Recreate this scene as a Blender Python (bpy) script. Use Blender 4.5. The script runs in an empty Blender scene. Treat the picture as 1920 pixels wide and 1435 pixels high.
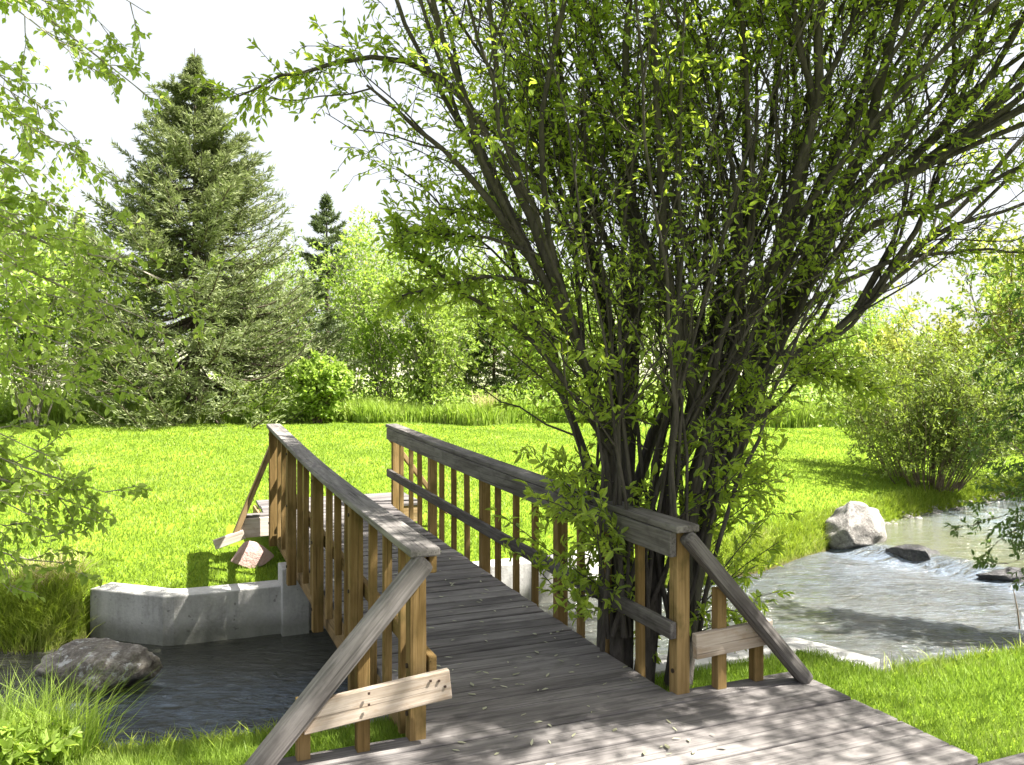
import bpy, math, random
import numpy as np
from mathutils import Vector, Matrix

rng = np.random.default_rng(7)
random.seed(7)
scene = bpy.context.scene
col = scene.collection

# ------------------------------------------------------------------ camera
EYE = 1.75
FPX = 1600.0            # focal length in pixels of the 1920 px wide photograph
cam_d = bpy.data.cameras.new("camera")
cam = bpy.data.objects.new("camera", cam_d)
col.objects.link(cam)
cam.location = (0, 0, EYE)
cam.rotation_euler = (math.radians(90), 0, 0)
cam_d.sensor_width = 36
cam_d.lens = FPX / 1920 * 36
cam_d.shift_y = -27.5 / 1920
cam_d.clip_start = 0.05
cam_d.clip_end = 1000
scene.camera = cam

# ------------------------------------------------------------------ sky, sun, exposure
SUN_ELEV = math.radians(57)
SUN_X, SUN_Y = 0.985, -0.17          # horizontal direction towards the sun
world = bpy.data.worlds.new("World")
scene.world = world
world.use_nodes = True
wn = world.node_tree
bg = wn.nodes["Background"]
sky = wn.nodes.new("ShaderNodeTexSky")
sky.sky_type = 'NISHITA'
sky.sun_disc = False
sky.sun_elevation = SUN_ELEV
sky.sun_rotation = math.atan2(SUN_X, SUN_Y)
sky.dust_density = 6.0
sky.air_density = 1.0
sky.ozone_density = 0.6
hz = wn.nodes.new("ShaderNodeMix")
hz.data_type = 'RGBA'
hz.inputs[0].default_value = 0.55
hz.inputs[7].default_value = (8.2, 8.3, 8.5, 1)     # thin bright overcast veil
wn.links.new(sky.outputs[0], hz.inputs[6])
wn.links.new(hz.outputs[2], bg.inputs[0])
bg.inputs[1].default_value = 0.041
sun_d = bpy.data.lights.new("sun", 'SUN')
sun_d.energy = 5.0
sun_d.angle = math.radians(0.55)
sun_d.color = (1.0, 0.95, 0.86)
sun = bpy.data.objects.new("sun", sun_d)
col.objects.link(sun)
sd = Vector((SUN_X * math.cos(SUN_ELEV), SUN_Y * math.cos(SUN_ELEV), math.sin(SUN_ELEV)))
sun.rotation_euler = sd.to_track_quat('Z', 'Y').to_euler()
sun.location = (20, -4, 30)
scene.view_settings.view_transform = 'Standard'
scene.view_settings.look = 'None'
scene.view_settings.exposure = 2.25
scene.view_settings.gamma = 1.0
scene.cycles.max_bounces = 7
scene.cycles.diffuse_bounces = 3
scene.cycles.glossy_bounces = 3
scene.cycles.transmission_bounces = 5
scene.cycles.transparent_max_bounces = 8
scene.cycles.caustics_reflective = False
scene.cycles.caustics_refractive = False


def px(x, y, Y):
    """real position of a point seen at pixel (x, y) that stands Y metres away"""
    return np.array([(x - 960) / FPX * Y, Y, EYE - (y - 690) / FPX * Y])


# ------------------------------------------------------------------ tagging / mesh helpers
def tag(o, label=None, cat=None, group=None, kind=None):
    if label: o['label'] = label
    if cat: o['category'] = cat
    if group: o['group'] = group
    if kind: o['kind'] = kind
    return o


def empty(name, loc=(0, 0, 0), rz=0.0):
    o = bpy.data.objects.new(name, None)
    o.empty_display_size = 0.2
    o.location = loc
    o.rotation_euler = (0, 0, rz)
    col.objects.link(o)
    return o


def mk(name, V, faces, mat, parent=None, smooth=False):
    """faces: list of int arrays (n, k)"""
    V = np.asarray(V, dtype=np.float32).reshape(-1, 3)
    faces = [np.asarray(f, dtype=np.int32) for f in faces if len(f)]
    me = bpy.data.meshes.new(name)
    me.vertices.add(len(V))
    me.vertices.foreach_set('co', V.ravel())
    nl = sum(f.size for f in faces)
    npoly = sum(len(f) for f in faces)
    me.loops.add(nl)
    me.polygons.add(npoly)
    me.loops.foreach_set('vertex_index', np.concatenate([f.ravel() for f in faces]))
    tot = np.concatenate([np.full(len(f), f.shape[1], dtype=np.int32) for f in faces])
    start = np.concatenate([[0], np.cumsum(tot)[:-1]]).astype(np.int32)
    me.polygons.foreach_set('loop_start', start)
    try:
        me.polygons.foreach_set('loop_total', tot)
    except Exception:
        pass
    me.polygons.foreach_set('use_smooth', np.full(npoly, smooth, dtype=bool))
    me.update(calc_edges=True)
    me.validate()
    me.materials.append(mat)
    o = bpy.data.objects.new(name, me)
    col.objects.link(o)
    if parent is not None:
        o.parent = parent
    return o


def bevel(o, w=0.004, seg=2):
    m = o.modifiers.new('bevel', 'BEVEL')
    m.width = w
    m.segments = seg
    m.limit_method = 'ANGLE'
    m.angle_limit = math.radians(40)
    return o


def nrm(a):
    return a / np.maximum(np.linalg.norm(a, axis=-1, keepdims=True), 1e-9)


BOXF = np.array([[0, 3, 2, 1], [4, 5, 6, 7], [0, 1, 5, 4], [1, 2, 6, 5], [2, 3, 7, 6], [3, 0, 4, 7]])


def boxes(cs, hs, rot=None):
    """verts/faces for many axis boxes: centres (n,3), half sizes (n,3), rotz"""
    cs = np.asarray(cs, float).reshape(-1, 3); hs = np.asarray(hs, float).reshape(-1, 3)
    sg = np.array([[-1, -1, -1], [1, -1, -1], [1, 1, -1], [-1, 1, -1], [-1, -1, 1], [1, -1, 1], [1, 1, 1], [-1, 1, 1]])
    V = sg[None] * hs[:, None]
    if rot is not None:
        c, s = np.cos(rot)[:, None], np.sin(rot)[:, None]
        V = np.stack([V[..., 0] * c - V[..., 1] * s, V[..., 0] * s + V[..., 1] * c, V[..., 2]], -1)
    V = V + cs[:, None]
    F = BOXF[None] + 8 * np.arange(len(cs))[:, None, None]
    return V.reshape(-1, 3), F.reshape(-1, 4)


def timber(name, p0, p1, w, h, mat, parent, up=(0, 0, 1), bev=0.005):
    """a sawn timber from p0 to p1, its own X axis along the grain"""
    p0, p1 = Vector(p0), Vector(p1)
    d = p1 - p0; L = d.length
    x = d.normalized(); z = Vector(up); z = (z - x * z.dot(x)).normalized(); y = z.cross(x)
    n = max(2, int(L / 0.35) + 1)
    xs = np.linspace(-L / 2, L / 2, n)
    bow = (rng.normal(0, 1, 2) * 0.0012 * L)
    sec = np.array([[-w / 2, -h / 2], [w / 2, -h / 2], [w / 2, h / 2], [-w / 2, h / 2]])
    V = np.zeros((n, 4, 3))
    V[..., 0] = xs[:, None]
    b = 1 - (2 * xs / L) ** 2
    V[..., 1] = sec[None, :, 0] + (b * bow[0])[:, None]
    V[..., 2] = sec[None, :, 1] + (b * bow[1])[:, None]
    F = []
    for i in range(n - 1):
        for k in range(4):
            a = i * 4 + k; c = i * 4 + (k + 1) % 4
            F.append([a, a + 4, c + 4, c])
    F.append([0, 1, 2, 3]); e = (n - 1) * 4
    F.append([e + 3, e + 2, e + 1, e])
    o = mk(name, V, [np.array(F)], mat, parent)
    M = Matrix((x, y, z)).transposed().to_4x4()
    M.translation = (p0 + p1) / 2
    o.matrix_local = M
    bevel(o, bev)
    return o


def tubes(P, R, k=5):
    """P (M,n,3), R (M,n) -> verts, quads; open tapered tubes"""
    M, n, _ = P.shape
    T = np.gradient(P, axis=1)
    T = nrm(T)
    ref = np.where(np.abs(T[..., 2:3]) > 0.9, np.array([1.0, 0, 0]), np.array([0, 0, 1.0]))
    ref = np.broadcast_to(ref[:, :1], T.shape)
    A = nrm(np.cross(T, ref)); B = np.cross(T, A)
    th = np.arange(k) * 2 * np.pi / k
    V = P[:, :, None] + R[:, :, None, None] * (A[:, :, None] * np.cos(th)[:, None] + B[:, :, None] * np.sin(th)[:, None])
    base = (np.arange(M)[:, None, None] * n + np.arange(n - 1)[None, :, None]) * k
    j = np.arange(k)[None, None]; j2 = (j + 1) % k
    F = np.stack(np.broadcast_arrays(base + j, base + j2, base + k + j2, base + k + j), -1)
    return V.reshape(-1, 3), F.reshape(-1, 4)


class Bag:
    def __init__(s): s.V = []; s.F = {}; s.n = 0
    def add(s, V, F):
        F = np.asarray(F)
        if len(F) == 0: return
        s.V.append(np.asarray(V).reshape(-1, 3)); s.F.setdefault(F.shape[1], []).append(F + s.n); s.n += len(s.V[-1])
    def build(s, name, mat, parent=None, smooth=False):
        return mk(name, np.concatenate(s.V), [np.concatenate(f) for f in s.F.values()], mat, parent, smooth)


def resample(pts, n):
    """smooth Catmull-Rom resampling of a polyline"""
    p = np.asarray(pts, float)
    q = np.vstack([2 * p[0] - p[1], p, 2 * p[-1] - p[-2]])
    m = len(p) - 1
    out = []
    for t in np.linspace(0, m, n):
        i = min(int(t), m - 1); u = t - i
        a, b, c, d = q[i], q[i + 1], q[i + 2], q[i + 3]
        out.append(0.5 * (2 * b + (c - a) * u + (2 * a - 5 * b + 4 * c - d) * u ** 2 + (3 * b - 3 * c + d - a) * u ** 3))
    return np.array(out)


def along(P, per, t0, t1, even=True):
    """points on polylines P (M,n,3): returns pos, tangent, t, index"""
    M, n, _ = P.shape
    if even:
        t = t0 + (t1 - t0) * (np.arange(per)[None] + rng.random((M, per))) / per
    else:
        t = t0 + (t1 - t0) * rng.random((M, per))
    f = np.clip(t * (n - 1), 0, n - 1.001)
    i = f.astype(int); u = (f - i)[..., None]
    m = np.arange(M)[:, None]
    pos = P[m, i] * (1 - u) + P[m, i + 1] * u
    tan = nrm(P[m, i + 1] - P[m, i])
    idx = np.broadcast_to(m, t.shape)
    return pos.reshape(-1, 3), tan.reshape(-1, 3), t.ravel(), idx.ravel()


def spawn(P, per, t0, t1, L, ang, up=0.0, n=4, shrink=0.5, wob=0.05):
    """child branches; L=(min,max) metres, ang=(min,max) degrees, up = bend towards +z (negative droops)"""
    pos, tan, t, idx = along(P, per, t0, t1)
    K = len(pos)
    r = nrm(np.cross(tan, nrm(rng.normal(size=(K, 3)))))
    a = np.radians(rng.uniform(ang[0], ang[1], K))[:, None]
    d = tan * np.cos(a) + r * np.sin(a)
    ln = rng.uniform(L[0], L[1], K) * (1 - shrink * t)
    u = np.linspace(0, 1, n)[None, :, None]
    Q = pos[:, None] + ln[:, None, None] * u * d[:, None]
    Q = Q + ln[:, None, None] * (u ** 2) * up * np.array([0, 0, 1.0])
    Q = Q + rng.normal(size=(K, n, 3)) * (wob * ln)[:, None, None] * u
    return Q, ln, t, idx


def leaf_mesh(P, D, U, L, W, fold=0.18, droop=0.12):
    """pointed leaves: 6 verts, 2 quads folded along the midrib"""
    D = nrm(D); S = nrm(np.cross(D, U)); N = np.cross(S, D)
    L = L[:, None]; W = W[:, None]
    v = [P,
         P + D * L * .30 + S * W * .46 + N * W * fold,
         P + D * L * .66 + S * W * .40 + N * W * (fold - .1),
         P + D * L - N * L * droop,
         P + D * L * .66 - S * W * .40 + N * W * (fold - .1),
         P + D * L * .30 - S * W * .46 + N * W * fold]
    V = np.stack(v, 1)
    b = 6 * np.arange(len(P))[:, None]
    F = np.concatenate([b + np.array([[0, 3, 2, 1]]), b + np.array([[0, 5, 4, 3]])])
    return V.reshape(-1, 3), F


def dia_mesh(P, D, U, L, W):
    """small diamond leaves for far foliage"""
    D = nrm(D); S = nrm(np.cross(D, U)); N = np.cross(S, D)
    L = L[:, None]; W = W[:, None]
    V = np.stack([P, P + D * L * .45 + S * W * .5 + N * W * .12, P + D * L, P + D * L * .45 - S * W * .5 + N * W * .12], 1)
    F = 4 * np.arange(len(P))[:, None] + np.array([[0, 3, 2, 1]])
    return V.reshape(-1, 3), F


# ------------------------------------------------------------------ materials
def newmat(name):
    m = bpy.data.materials.new(name)
    m.use_nodes = True
    nt = m.node_tree
    b = nt.nodes['Principled BSDF']
    return m, nt, b


def node(nt, typ, **kw):
    n = nt.nodes.new(typ)
    for k, v in kw.items():
        setattr(n, k, v)
    return n


def ramp(nt, fac, stops):
    r = node(nt, 'ShaderNodeValToRGB')
    e = r.color_ramp.elements
    e[0].position, e[0].color = stops[0][0], (*stops[0][1], 1)
    e[1].position, e[1].color = stops[-1][0], (*stops[-1][1], 1)
    for p, c in stops[1:-1]:
        x = e.new(p); x.color = (*c, 1)
    nt.links.new(fac, r.inputs[0])
    return r.outputs[0]


def mixc(nt, fac, a, b, blend='MIX'):
    m = node(nt, 'ShaderNodeMix', data_type='RGBA', blend_type=blend)
    for s, v in ((m.inputs[0], fac), (m.inputs[6], a), (m.inputs[7], b)):
        if isinstance(v, bpy.types.NodeSocket): nt.links.new(v, s)
        elif isinstance(v, (int, float)): s.default_value = v
        else: s.default_value = (*v, 1)
    return m.outputs[2]


def math_(nt, op, a, b=0.0):
    m = node(nt, 'ShaderNodeMath', operation=op)
    for s, v in ((m.inputs[0], a), (m.inputs[1], b)):
        if isinstance(v, bpy.types.NodeSocket): nt.links.new(v, s)
        else: s.default_value = v
    return m.outputs[0]


def noise(nt, vec, scale, detail=4, rough=0.55, dist=0.0):
    n = node(nt, 'ShaderNodeTexNoise')
    n.inputs['Scale'].default_value = scale
    n.inputs['Detail'].default_value = detail
    n.inputs['Roughness'].default_value = rough
    n.inputs['Distortion'].default_value = dist
    if vec is not None: nt.links.new(vec, n.inputs['Vector'])
    return n.outputs['Fac']


def mapping(nt, vec, scale=(1, 1, 1), rot=(0, 0, 0)):
    m = node(nt, 'ShaderNodeMapping')
    m.inputs['Scale'].default_value = scale
    m.inputs['Rotation'].default_value = rot
    nt.links.new(vec, m.inputs['Vector'])
    return m.outputs[0]


def objco(nt): return node(nt, 'ShaderNodeTexCoord').outputs['Object']
def geopos(nt): return node(nt, 'ShaderNodeNewGeometry').outputs['Position']
def island(nt): return node(nt, 'ShaderNodeNewGeometry').outputs['Random Per Island']


def bump(nt, b, h, strength=0.4, dist=0.01):
    n = node(nt, 'ShaderNodeBump')
    n.inputs['Strength'].default_value = strength
    n.inputs['Distance'].default_value = dist
    nt.links.new(h, n.inputs['Height'])
    nt.links.new(n.outputs[0], b.inputs['Normal'])


def leaf_mat(name, dark, light, tr, trans=0.45, clump=1.5, rough=0.45, spec=0.35):
    m, nt, b = newmat(name)
    f = math_(nt, 'ADD', math_(nt, 'MULTIPLY', island(nt), 0.6), math_(nt, 'MULTIPLY', noise(nt, geopos(nt), clump, 2), 0.5))
    c = ramp(nt, f, [(0.2, dark), (0.85, light)])
    nt.links.new(c, b.inputs['Base Color'])
    b.inputs['Roughness'].default_value = rough
    b.inputs['Specular IOR Level'].default_value = spec
    t = node(nt, 'ShaderNodeBsdfTranslucent')
    tc = mixc(nt, f, tuple(x * .75 for x in tr), tuple(x * 1.2 for x in tr))
    nt.links.new(tc, t.inputs[0])
    mx = node(nt, 'ShaderNodeMixShader')
    mx.inputs[0].default_value = trans
    nt.links.new(b.outputs[0], mx.inputs[1]); nt.links.new(t.outputs[0], mx.inputs[2])
    nt.links.new(mx.outputs[0], nt.nodes['Material Output'].inputs[0])
    return m


def bark_mat(name, a, bcol, scale=10.0):
    m, nt, b = newmat(name)
    g = geopos(nt)
    v = mapping(nt, g, (1, 1, .25))
    n1 = noise(nt, v, scale * 3, 6, .65)
    n2 = noise(nt, g, scale * .35, 3)
    f = math_(nt, 'ADD', math_(nt, 'MULTIPLY', n1, .65), math_(nt, 'MULTIPLY', n2, .4))
    nt.links.new(ramp(nt, f, [(.35, a), (.7, bcol)]), b.inputs['Base Color'])
    b.inputs['Roughness'].default_value = .85
    b.inputs['Specular IOR Level'].default_value = .2
    bump(nt, b, n1, 1.0, .02)
    return m


def wood_mat(name, cols, stain=(.05, .045, .03), stain_amt=.5, grain=1.0, ends=None, bstr=.5):
    """weathered timber, grain along the object's X axis"""
    m, nt, b = newmat(name)
    o = objco(nt)
    isl = island(nt)
    add = node(nt, 'ShaderNodeVectorMath', operation='ADD')
    cmb = node(nt, 'ShaderNodeCombineXYZ')
    oi = node(nt, 'ShaderNodeObjectInfo').outputs['Random']
    k = math_(nt, 'ADD', math_(nt, 'MULTIPLY', isl, 37.0), math_(nt, 'MULTIPLY', oi, 91.0))
    nt.links.new(k, cmb.inputs[0]); nt.links.new(k, cmb.inputs[2])
    nt.links.new(o, add.inputs[0]); nt.links.new(cmb.outputs[0], add.inputs[1])
    v = add.outputs[0]
    g1 = noise(nt, mapping(nt, v, (1.3, 26 * grain, 26 * grain)), 2.2, 6, .62, .4)
    g2 = noise(nt, mapping(nt, v, (.9, 5, 5)), 1.6, 4, .6)
    f = math_(nt, 'ADD', math_(nt, 'MULTIPLY', g1, .55), math_(nt, 'MULTIPLY', g2, .5))
    f2 = math_(nt, 'ADD', f, math_(nt, 'MULTIPLY', math_(nt, 'SUBTRACT', math_(nt, 'FRACT', math_(nt, 'MULTIPLY', k, 3.17)), .5), .16))
    c = ramp(nt, f2, [(.3, cols[0]), (.5, cols[1]), (.7, cols[2])])
    s = noise(nt, mapping(nt, v, (1.5, 3, 3)), 3.0, 5, .65)
    sf = ramp(nt, s, [(.52, (0, 0, 0)), (.68, (1, 1, 1))])
    c = mixc(nt, math_(nt, 'MULTIPLY', sf, stain_amt), c, stain)
    # fine dark checks along the grain
    ck = noise(nt, mapping(nt, v, (.8, 60, 60)), 1.4, 3, .5)
    cf = ramp(nt, ck, [(.30, (1, 1, 1)), (.40, (0, 0, 0))])
    c = mixc(nt, math_(nt, 'MULTIPLY', cf, .55), c, tuple(x * .3 for x in cols[0]))
    nt.links.new(c, b.inputs['Base Color'])
    b.inputs['Roughness'].default_value = .88
    b.inputs['Specular IOR Level'].default_value = .10
    bump(nt, b, math_(nt, 'SUBTRACT', f, math_(nt, 'MULTIPLY', cf, .4)), bstr, .006)
    return m


M = {}
M['rail'] = wood_mat('weathered_grey_timber', [(.055, .05, .05), (.13, .12, .115), (.24, .225, .215)], (.04, .036, .034), .45)
M['post'] = wood_mat('brown_stained_timber', [(.085, .056, .02), (.18, .118, .046), (.29, .20, .09)], (.085, .07, .024), .6)
M['string'] = wood_mat('pale_orange_timber', [(.12, .085, .04), (.25, .17, .085), (.36, .26, .15)], (.07, .063, .03), .6)
M['deck'] = wood_mat('grey_deck_plank', [(.055, .05, .05), (.13, .12, .118), (.235, .22, .213)], (.05, .047, .048), .45)
M['board'] = wood_mat('pale_board', [(.26, .21, .16), (.42, .36, .30), (.55, .50, .45)], (.25, .15, .07), .5)  # lighter tone for the end boards and stake
M['shaderail'] = wood_mat('shaded_weathered_timber', [(.04, .036, .034), (.09, .082, .078), (.18, .17, .16)], (.03, .027, .025), .5)  # weathered timber with the right railing's silhouette shade put into its colour

m, nt, b = newmat('rusty_steel'); b.inputs['Base Color'].default_value = (.06, .04, .03, 1); b.inputs['Roughness'].default_value = .7; b.inputs['Metallic'].default_value = .6
M['steel'] = m

m, nt, b = newmat('lawn_soil')
g = geopos(nt)
n1 = noise(nt, g, 1.1, 5, .6); n2 = noise(nt, g, 60, 3, .7)
f = math_(nt, 'ADD', math_(nt, 'MULTIPLY', n1, .45), math_(nt, 'MULTIPLY', n2, .55))
c = ramp(nt, f, [(.32, (.08, .13, .008)), (.52, (.16, .24, .016)), (.72, (.26, .34, .04))])
# bare brown mud near the water level
sep = node(nt, 'ShaderNodeSeparateXYZ'); nt.links.new(g, sep.inputs[0])
mud = node(nt, 'ShaderNodeMapRange'); mud.inputs[1].default_value = -.62; mud.inputs[2].default_value = -.80
nt.links.new(math_(nt, 'ADD', sep.outputs[2], math_(nt, 'MULTIPLY', n1, .12)), mud.inputs[0])
c = mixc(nt, mud.outputs[0], c, (.07, .055, .03))
# dry sage hillside far away
far = node(nt, 'ShaderNodeMapRange'); far.inputs[1].default_value = 30; far.inputs[2].default_value = 48
nt.links.new(sep.outputs[1], far.inputs[0])
sage = ramp(nt, noise(nt, g, .9, 5, .7), [(.35, (.13, .15, .09)), (.5, (.28, .28, .2)), (.65, (.42, .38, .3))])
c = mixc(nt, far.outputs[0], c, sage)
nt.links.new(c, b.inputs['Base Color']); b.inputs['Roughness'].default_value = .95; b.inputs['Specular IOR Level'].default_value = .1
bump(nt, b, n2, .8, .03)
M['lawn'] = m

def dry_patches(m, straw, amt=.6, scale=.55):
    nt = m.node_tree; b = nt.nodes['Principled BSDF']
    c = b.inputs['Base Color'].links[0].from_socket
    g = geopos(nt)
    f = math_(nt, 'ADD', math_(nt, 'MULTIPLY', noise(nt, g, scale, 4, .6), .7), math_(nt, 'MULTIPLY', noise(nt, g, scale * 7, 3, .6), .3))
    k = ramp(nt, f, [(.50, (0, 0, 0)), (.68, (1, 1, 1))])
    nt.links.new(mixc(nt, math_(nt, 'MULTIPLY', k, amt), c, straw), b.inputs['Base Color'])


M['grass'] = leaf_mat('lawn_grass', (.095, .155, .014), (.245, .345, .06), (.235, .365, .035), .4, .8, .5, .2)
dry_patches(M['grass'], (.42, .41, .17), .4)
dry_patches(M['grass'], (.07, .15, .02), .45, 1.9)
M['tallgrass'] = leaf_mat('tall_grass', (.13, .22, .02), (.33, .44, .09), (.34, .48, .05), .4, .9, .5, .2)
dry_patches(M['tallgrass'], (.46, .43, .2), .6, .9)
M['drygrass'] = leaf_mat('dry_grass', (.30, .24, .12), (.55, .47, .27), (.5, .42, .2), .3, 1.5, .6, .2)
M['bankgrass'] = leaf_mat('bank_grass', (.09, .16, .01), (.30, .36, .06), (.30, .40, .03), .4, 2.5, .5, .2)

dry_patches(M['bankgrass'], (.45, .40, .2), .7, 1.1)
m, nt, b = newmat('concrete')
o_ = geopos(nt)
n1 = noise(nt, o_, 2.2, 6, .65); n2 = noise(nt, mapping(nt, o_, (7, 7, .7)), 1.5, 4, .6); n3 = noise(nt, o_, 40, 4, .6)
f = math_(nt, 'ADD', math_(nt, 'MULTIPLY', n1, .5), math_(nt, 'ADD', math_(nt, 'MULTIPLY', n2, .35), math_(nt, 'MULTIPLY', n3, .2)))
c = ramp(nt, f, [(.36, (.20, .195, .185)), (.52, (.38, .375, .36)), (.68, (.52, .51, .49))])
pit = ramp(nt, noise(nt, o_, 14, 2), [(.26, (1, 1, 1)), (.31, (0, 0, 0))])
c = mixc(nt, math_(nt, 'MULTIPLY', pit, .6), c, (.1, .09, .085))
sep = node(nt, 'ShaderNodeSeparateXYZ'); nt.links.new(o_, sep.inputs[0])
wet = node(nt, 'ShaderNodeMapRange'); wet.inputs[1].default_value = -.70; wet.inputs[2].default_value = -.84
nt.links.new(math_(nt, 'SUBTRACT', sep.outputs[2], math_(nt, 'MULTIPLY', n2, .16)), wet.inputs[0])
c = mixc(nt, math_(nt, 'MULTIPLY', wet.outputs[0], .6), c, (.09, .095, .065))
nt.links.new(c, b.inputs['Base Color']); b.inputs['Roughness'].default_value = .9
bump(nt, b, math_(nt, 'ADD', n3, math_(nt, 'MULTIPLY', pit, -.6)), .4, .01)
M['concrete'] = m


def rock_mat(name, a, bb, cc, lichen, wetz=None):
    m, nt, b = newmat(name)
    o = objco(nt)
    n1 = noise(nt, o, 5.5, 9, .75, .8); n2 = noise(nt, o, 30, 6, .75); n3 = noise(nt, o, 8, 6, .7)
    f = math_(nt, 'ADD', math_(nt, 'MULTIPLY', n1, .6), math_(nt, 'MULTIPLY', n2, .4))
    c = ramp(nt, f, [(.36, a), (.5, bb), (.63, cc)])
    c = mixc(nt, ramp(nt, n3, [(.56, (0, 0, 0)), (.62, (1, 1, 1))]), c, lichen)
    nt.links.new(c, b.inputs['Base Color']); b.inputs['Roughness'].default_value = .85 if wetz is None else wetz
    bump(nt, b, f, .9, .05)
    return m


M['rockwarm'] = rock_mat('lichen_rock', (.035, .03, .027), (.165, .143, .12), (.37, .345, .315), (.46, .46, .45))
M['rockpale'] = rock_mat('pale_rock', (.07, .06, .055), (.19, .18, .168), (.34, .325, .305), (.30, .28, .26))
M['rockwet'] = rock_mat('wet_dark_rock', (.015, .015, .017), (.04, .038, .04), (.09, .085, .085), (.05, .05, .05), .25)
M['slab'] = rock_mat('pink_flagstone', (.28, .17, .15), (.42, .28, .25), (.52, .38, .34), (.40, .29, .25))

m, nt, b = newmat('stream_water')
g = geopos(nt)
v1 = mapping(nt, g, (1.0, 3.2, 1), (0, 0, math.radians(-24)))
n1 = noise(nt, v1, 2.4, 5, .6, 1.2)
n2 = noise(nt, mapping(nt, g, (1, 2.6, 1), (0, 0, math.radians(-24))), 9, 3, .55, .8)
n3 = noise(nt, g, .35, 3)
c = ramp(nt, n3, [(.35, (.032, .034, .026)), (.65, (.058, .058, .045))])
sep = node(nt, 'ShaderNodeSeparateXYZ'); nt.links.new(g, sep.inputs[0])
# aerated water near the little weir, plus sky glare painted as pale streaks elsewhere
foam_glare = node(nt, 'ShaderNodeAttribute', attribute_name='foam_glare')
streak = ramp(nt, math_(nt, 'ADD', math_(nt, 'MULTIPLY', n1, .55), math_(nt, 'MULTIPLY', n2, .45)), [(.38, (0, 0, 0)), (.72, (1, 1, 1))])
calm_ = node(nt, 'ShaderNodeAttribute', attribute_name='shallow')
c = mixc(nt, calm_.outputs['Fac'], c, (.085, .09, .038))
ff = math_(nt, 'MULTIPLY', foam_glare.outputs['Fac'], streak)
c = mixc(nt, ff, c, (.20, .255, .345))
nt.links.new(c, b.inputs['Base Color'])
b.inputs['Roughness'].default_value = .09
b.inputs['IOR'].default_value = 1.33
b.inputs['Specular IOR Level'].default_value = .5
bump(nt, b, math_(nt, 'ADD', math_(nt, 'MULTIPLY', n1, .7), math_(nt, 'MULTIPLY', n2, .3)), .75, .16)
M['water'] = m

M['willow'] = leaf_mat('willow_leaf', (.085, .145, .022), (.26, .34, .075), (.52, .66, .06), .56, 1.0)
M['willow_bark'] = bark_mat('willow_bark', (.022, .02, .018), (.10, .088, .078), 9)
M['near_leaf'] = leaf_mat('alder_leaf', (.15, .24, .03), (.36, .46, .12), (.48, .62, .09), .5, 1.2)
M['pale_bark'] = bark_mat('pale_bark', (.16, .14, .12), (.42, .38, .33), 8)
M['spruce'] = leaf_mat('spruce_needle', (.075, .105, .045), (.27, .305, .14), (.20, .25, .08), .28, .6, .6, .25)
M['spruce_dark'] = leaf_mat('dark_spruce_needle', (.06, .09, .04), (.20, .25, .11), (.14, .19, .06), .2, .6, .6, .25)
M['bg_lime'] = leaf_mat('lime_leaf', (.14, .23, .03), (.34, .43, .10), (.34, .50, .06), .45, .5)
M['bg_mid'] = leaf_mat('mid_green_leaf', (.12, .19, .03), (.31, .39, .10), (.32, .44, .06), .42, .5)
M['bg_dark'] = leaf_mat('deep_green_leaf', (.05, .095, .02), (.14, .20, .05), (.14, .24, .03), .4, .7)
M['bg_yellow'] = leaf_mat('yellow_green_leaf', (.20, .24, .03), (.45, .46, .13), (.44, .50, .08), .42, .6)
M['bush'] = leaf_mat('bush_leaf', (.07, .11, .018), (.24, .29, .075), (.26, .35, .04), .42, 1.0)
M['stem'] = bark_mat('shrub_stem', (.07, .05, .035), (.22, .17, .12), 12)
M['dark_bark'] = bark_mat('spruce_bark', (.05, .04, .03), (.13, .10, .08), 8)
M['fallen'] = leaf_mat('fallen_leaf', (.22, .22, .14), (.5, .5, .36), (.3, .3, .15), .2, 4)
M['sage'] = leaf_mat('sagebrush', (.16, .18, .12), (.34, .35, .27), (.25, .27, .15), .25, .8)

# ------------------------------------------------------------------ terrain
NB = np.array([[-60, -18], [-12, 1], [-6, 3.0], [-2.33, 4.5], [-1.1, 4.89], [-.19, 5.29], [1.13, 5.84], [2.07, 6.2], [2.4, 5.75], [3.75, 6.25], [6, 7.2], [10, 9], [30, 18], [80, 40]])
FB = np.array([[-60, 20], [-12, 9.5], [-4.75, 7.9], [-4.26, 7.92], [-4.02, 8.24], [-3.23, 7.95], [-1.91, 8.49], [0, 9.30], [1.2, 9.83], [3.05, 10.86], [4.65, 12.4], [5.83, 13.6], [8.7, 15.8], [16, 20], [30, 26], [80, 46]])


def sstep(a, b_, x):
    t = np.clip((x - a) / (b_ - a), 0, 1)
    return t * t * (3 - 2 * t)


def banks(x, y):
    dn = (np.interp(x, NB[:, 0], NB[:, 1]) - y) * .9
    df = (y - np.interp(x, FB[:, 0], FB[:, 1])) * .9
    return dn, df


def und(x, y):
    return .03 * np.sin(x * .9 + 1.3) * np.cos(y * .7) + .02 * np.sin(x * 2.1 + y * 1.7)


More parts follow.
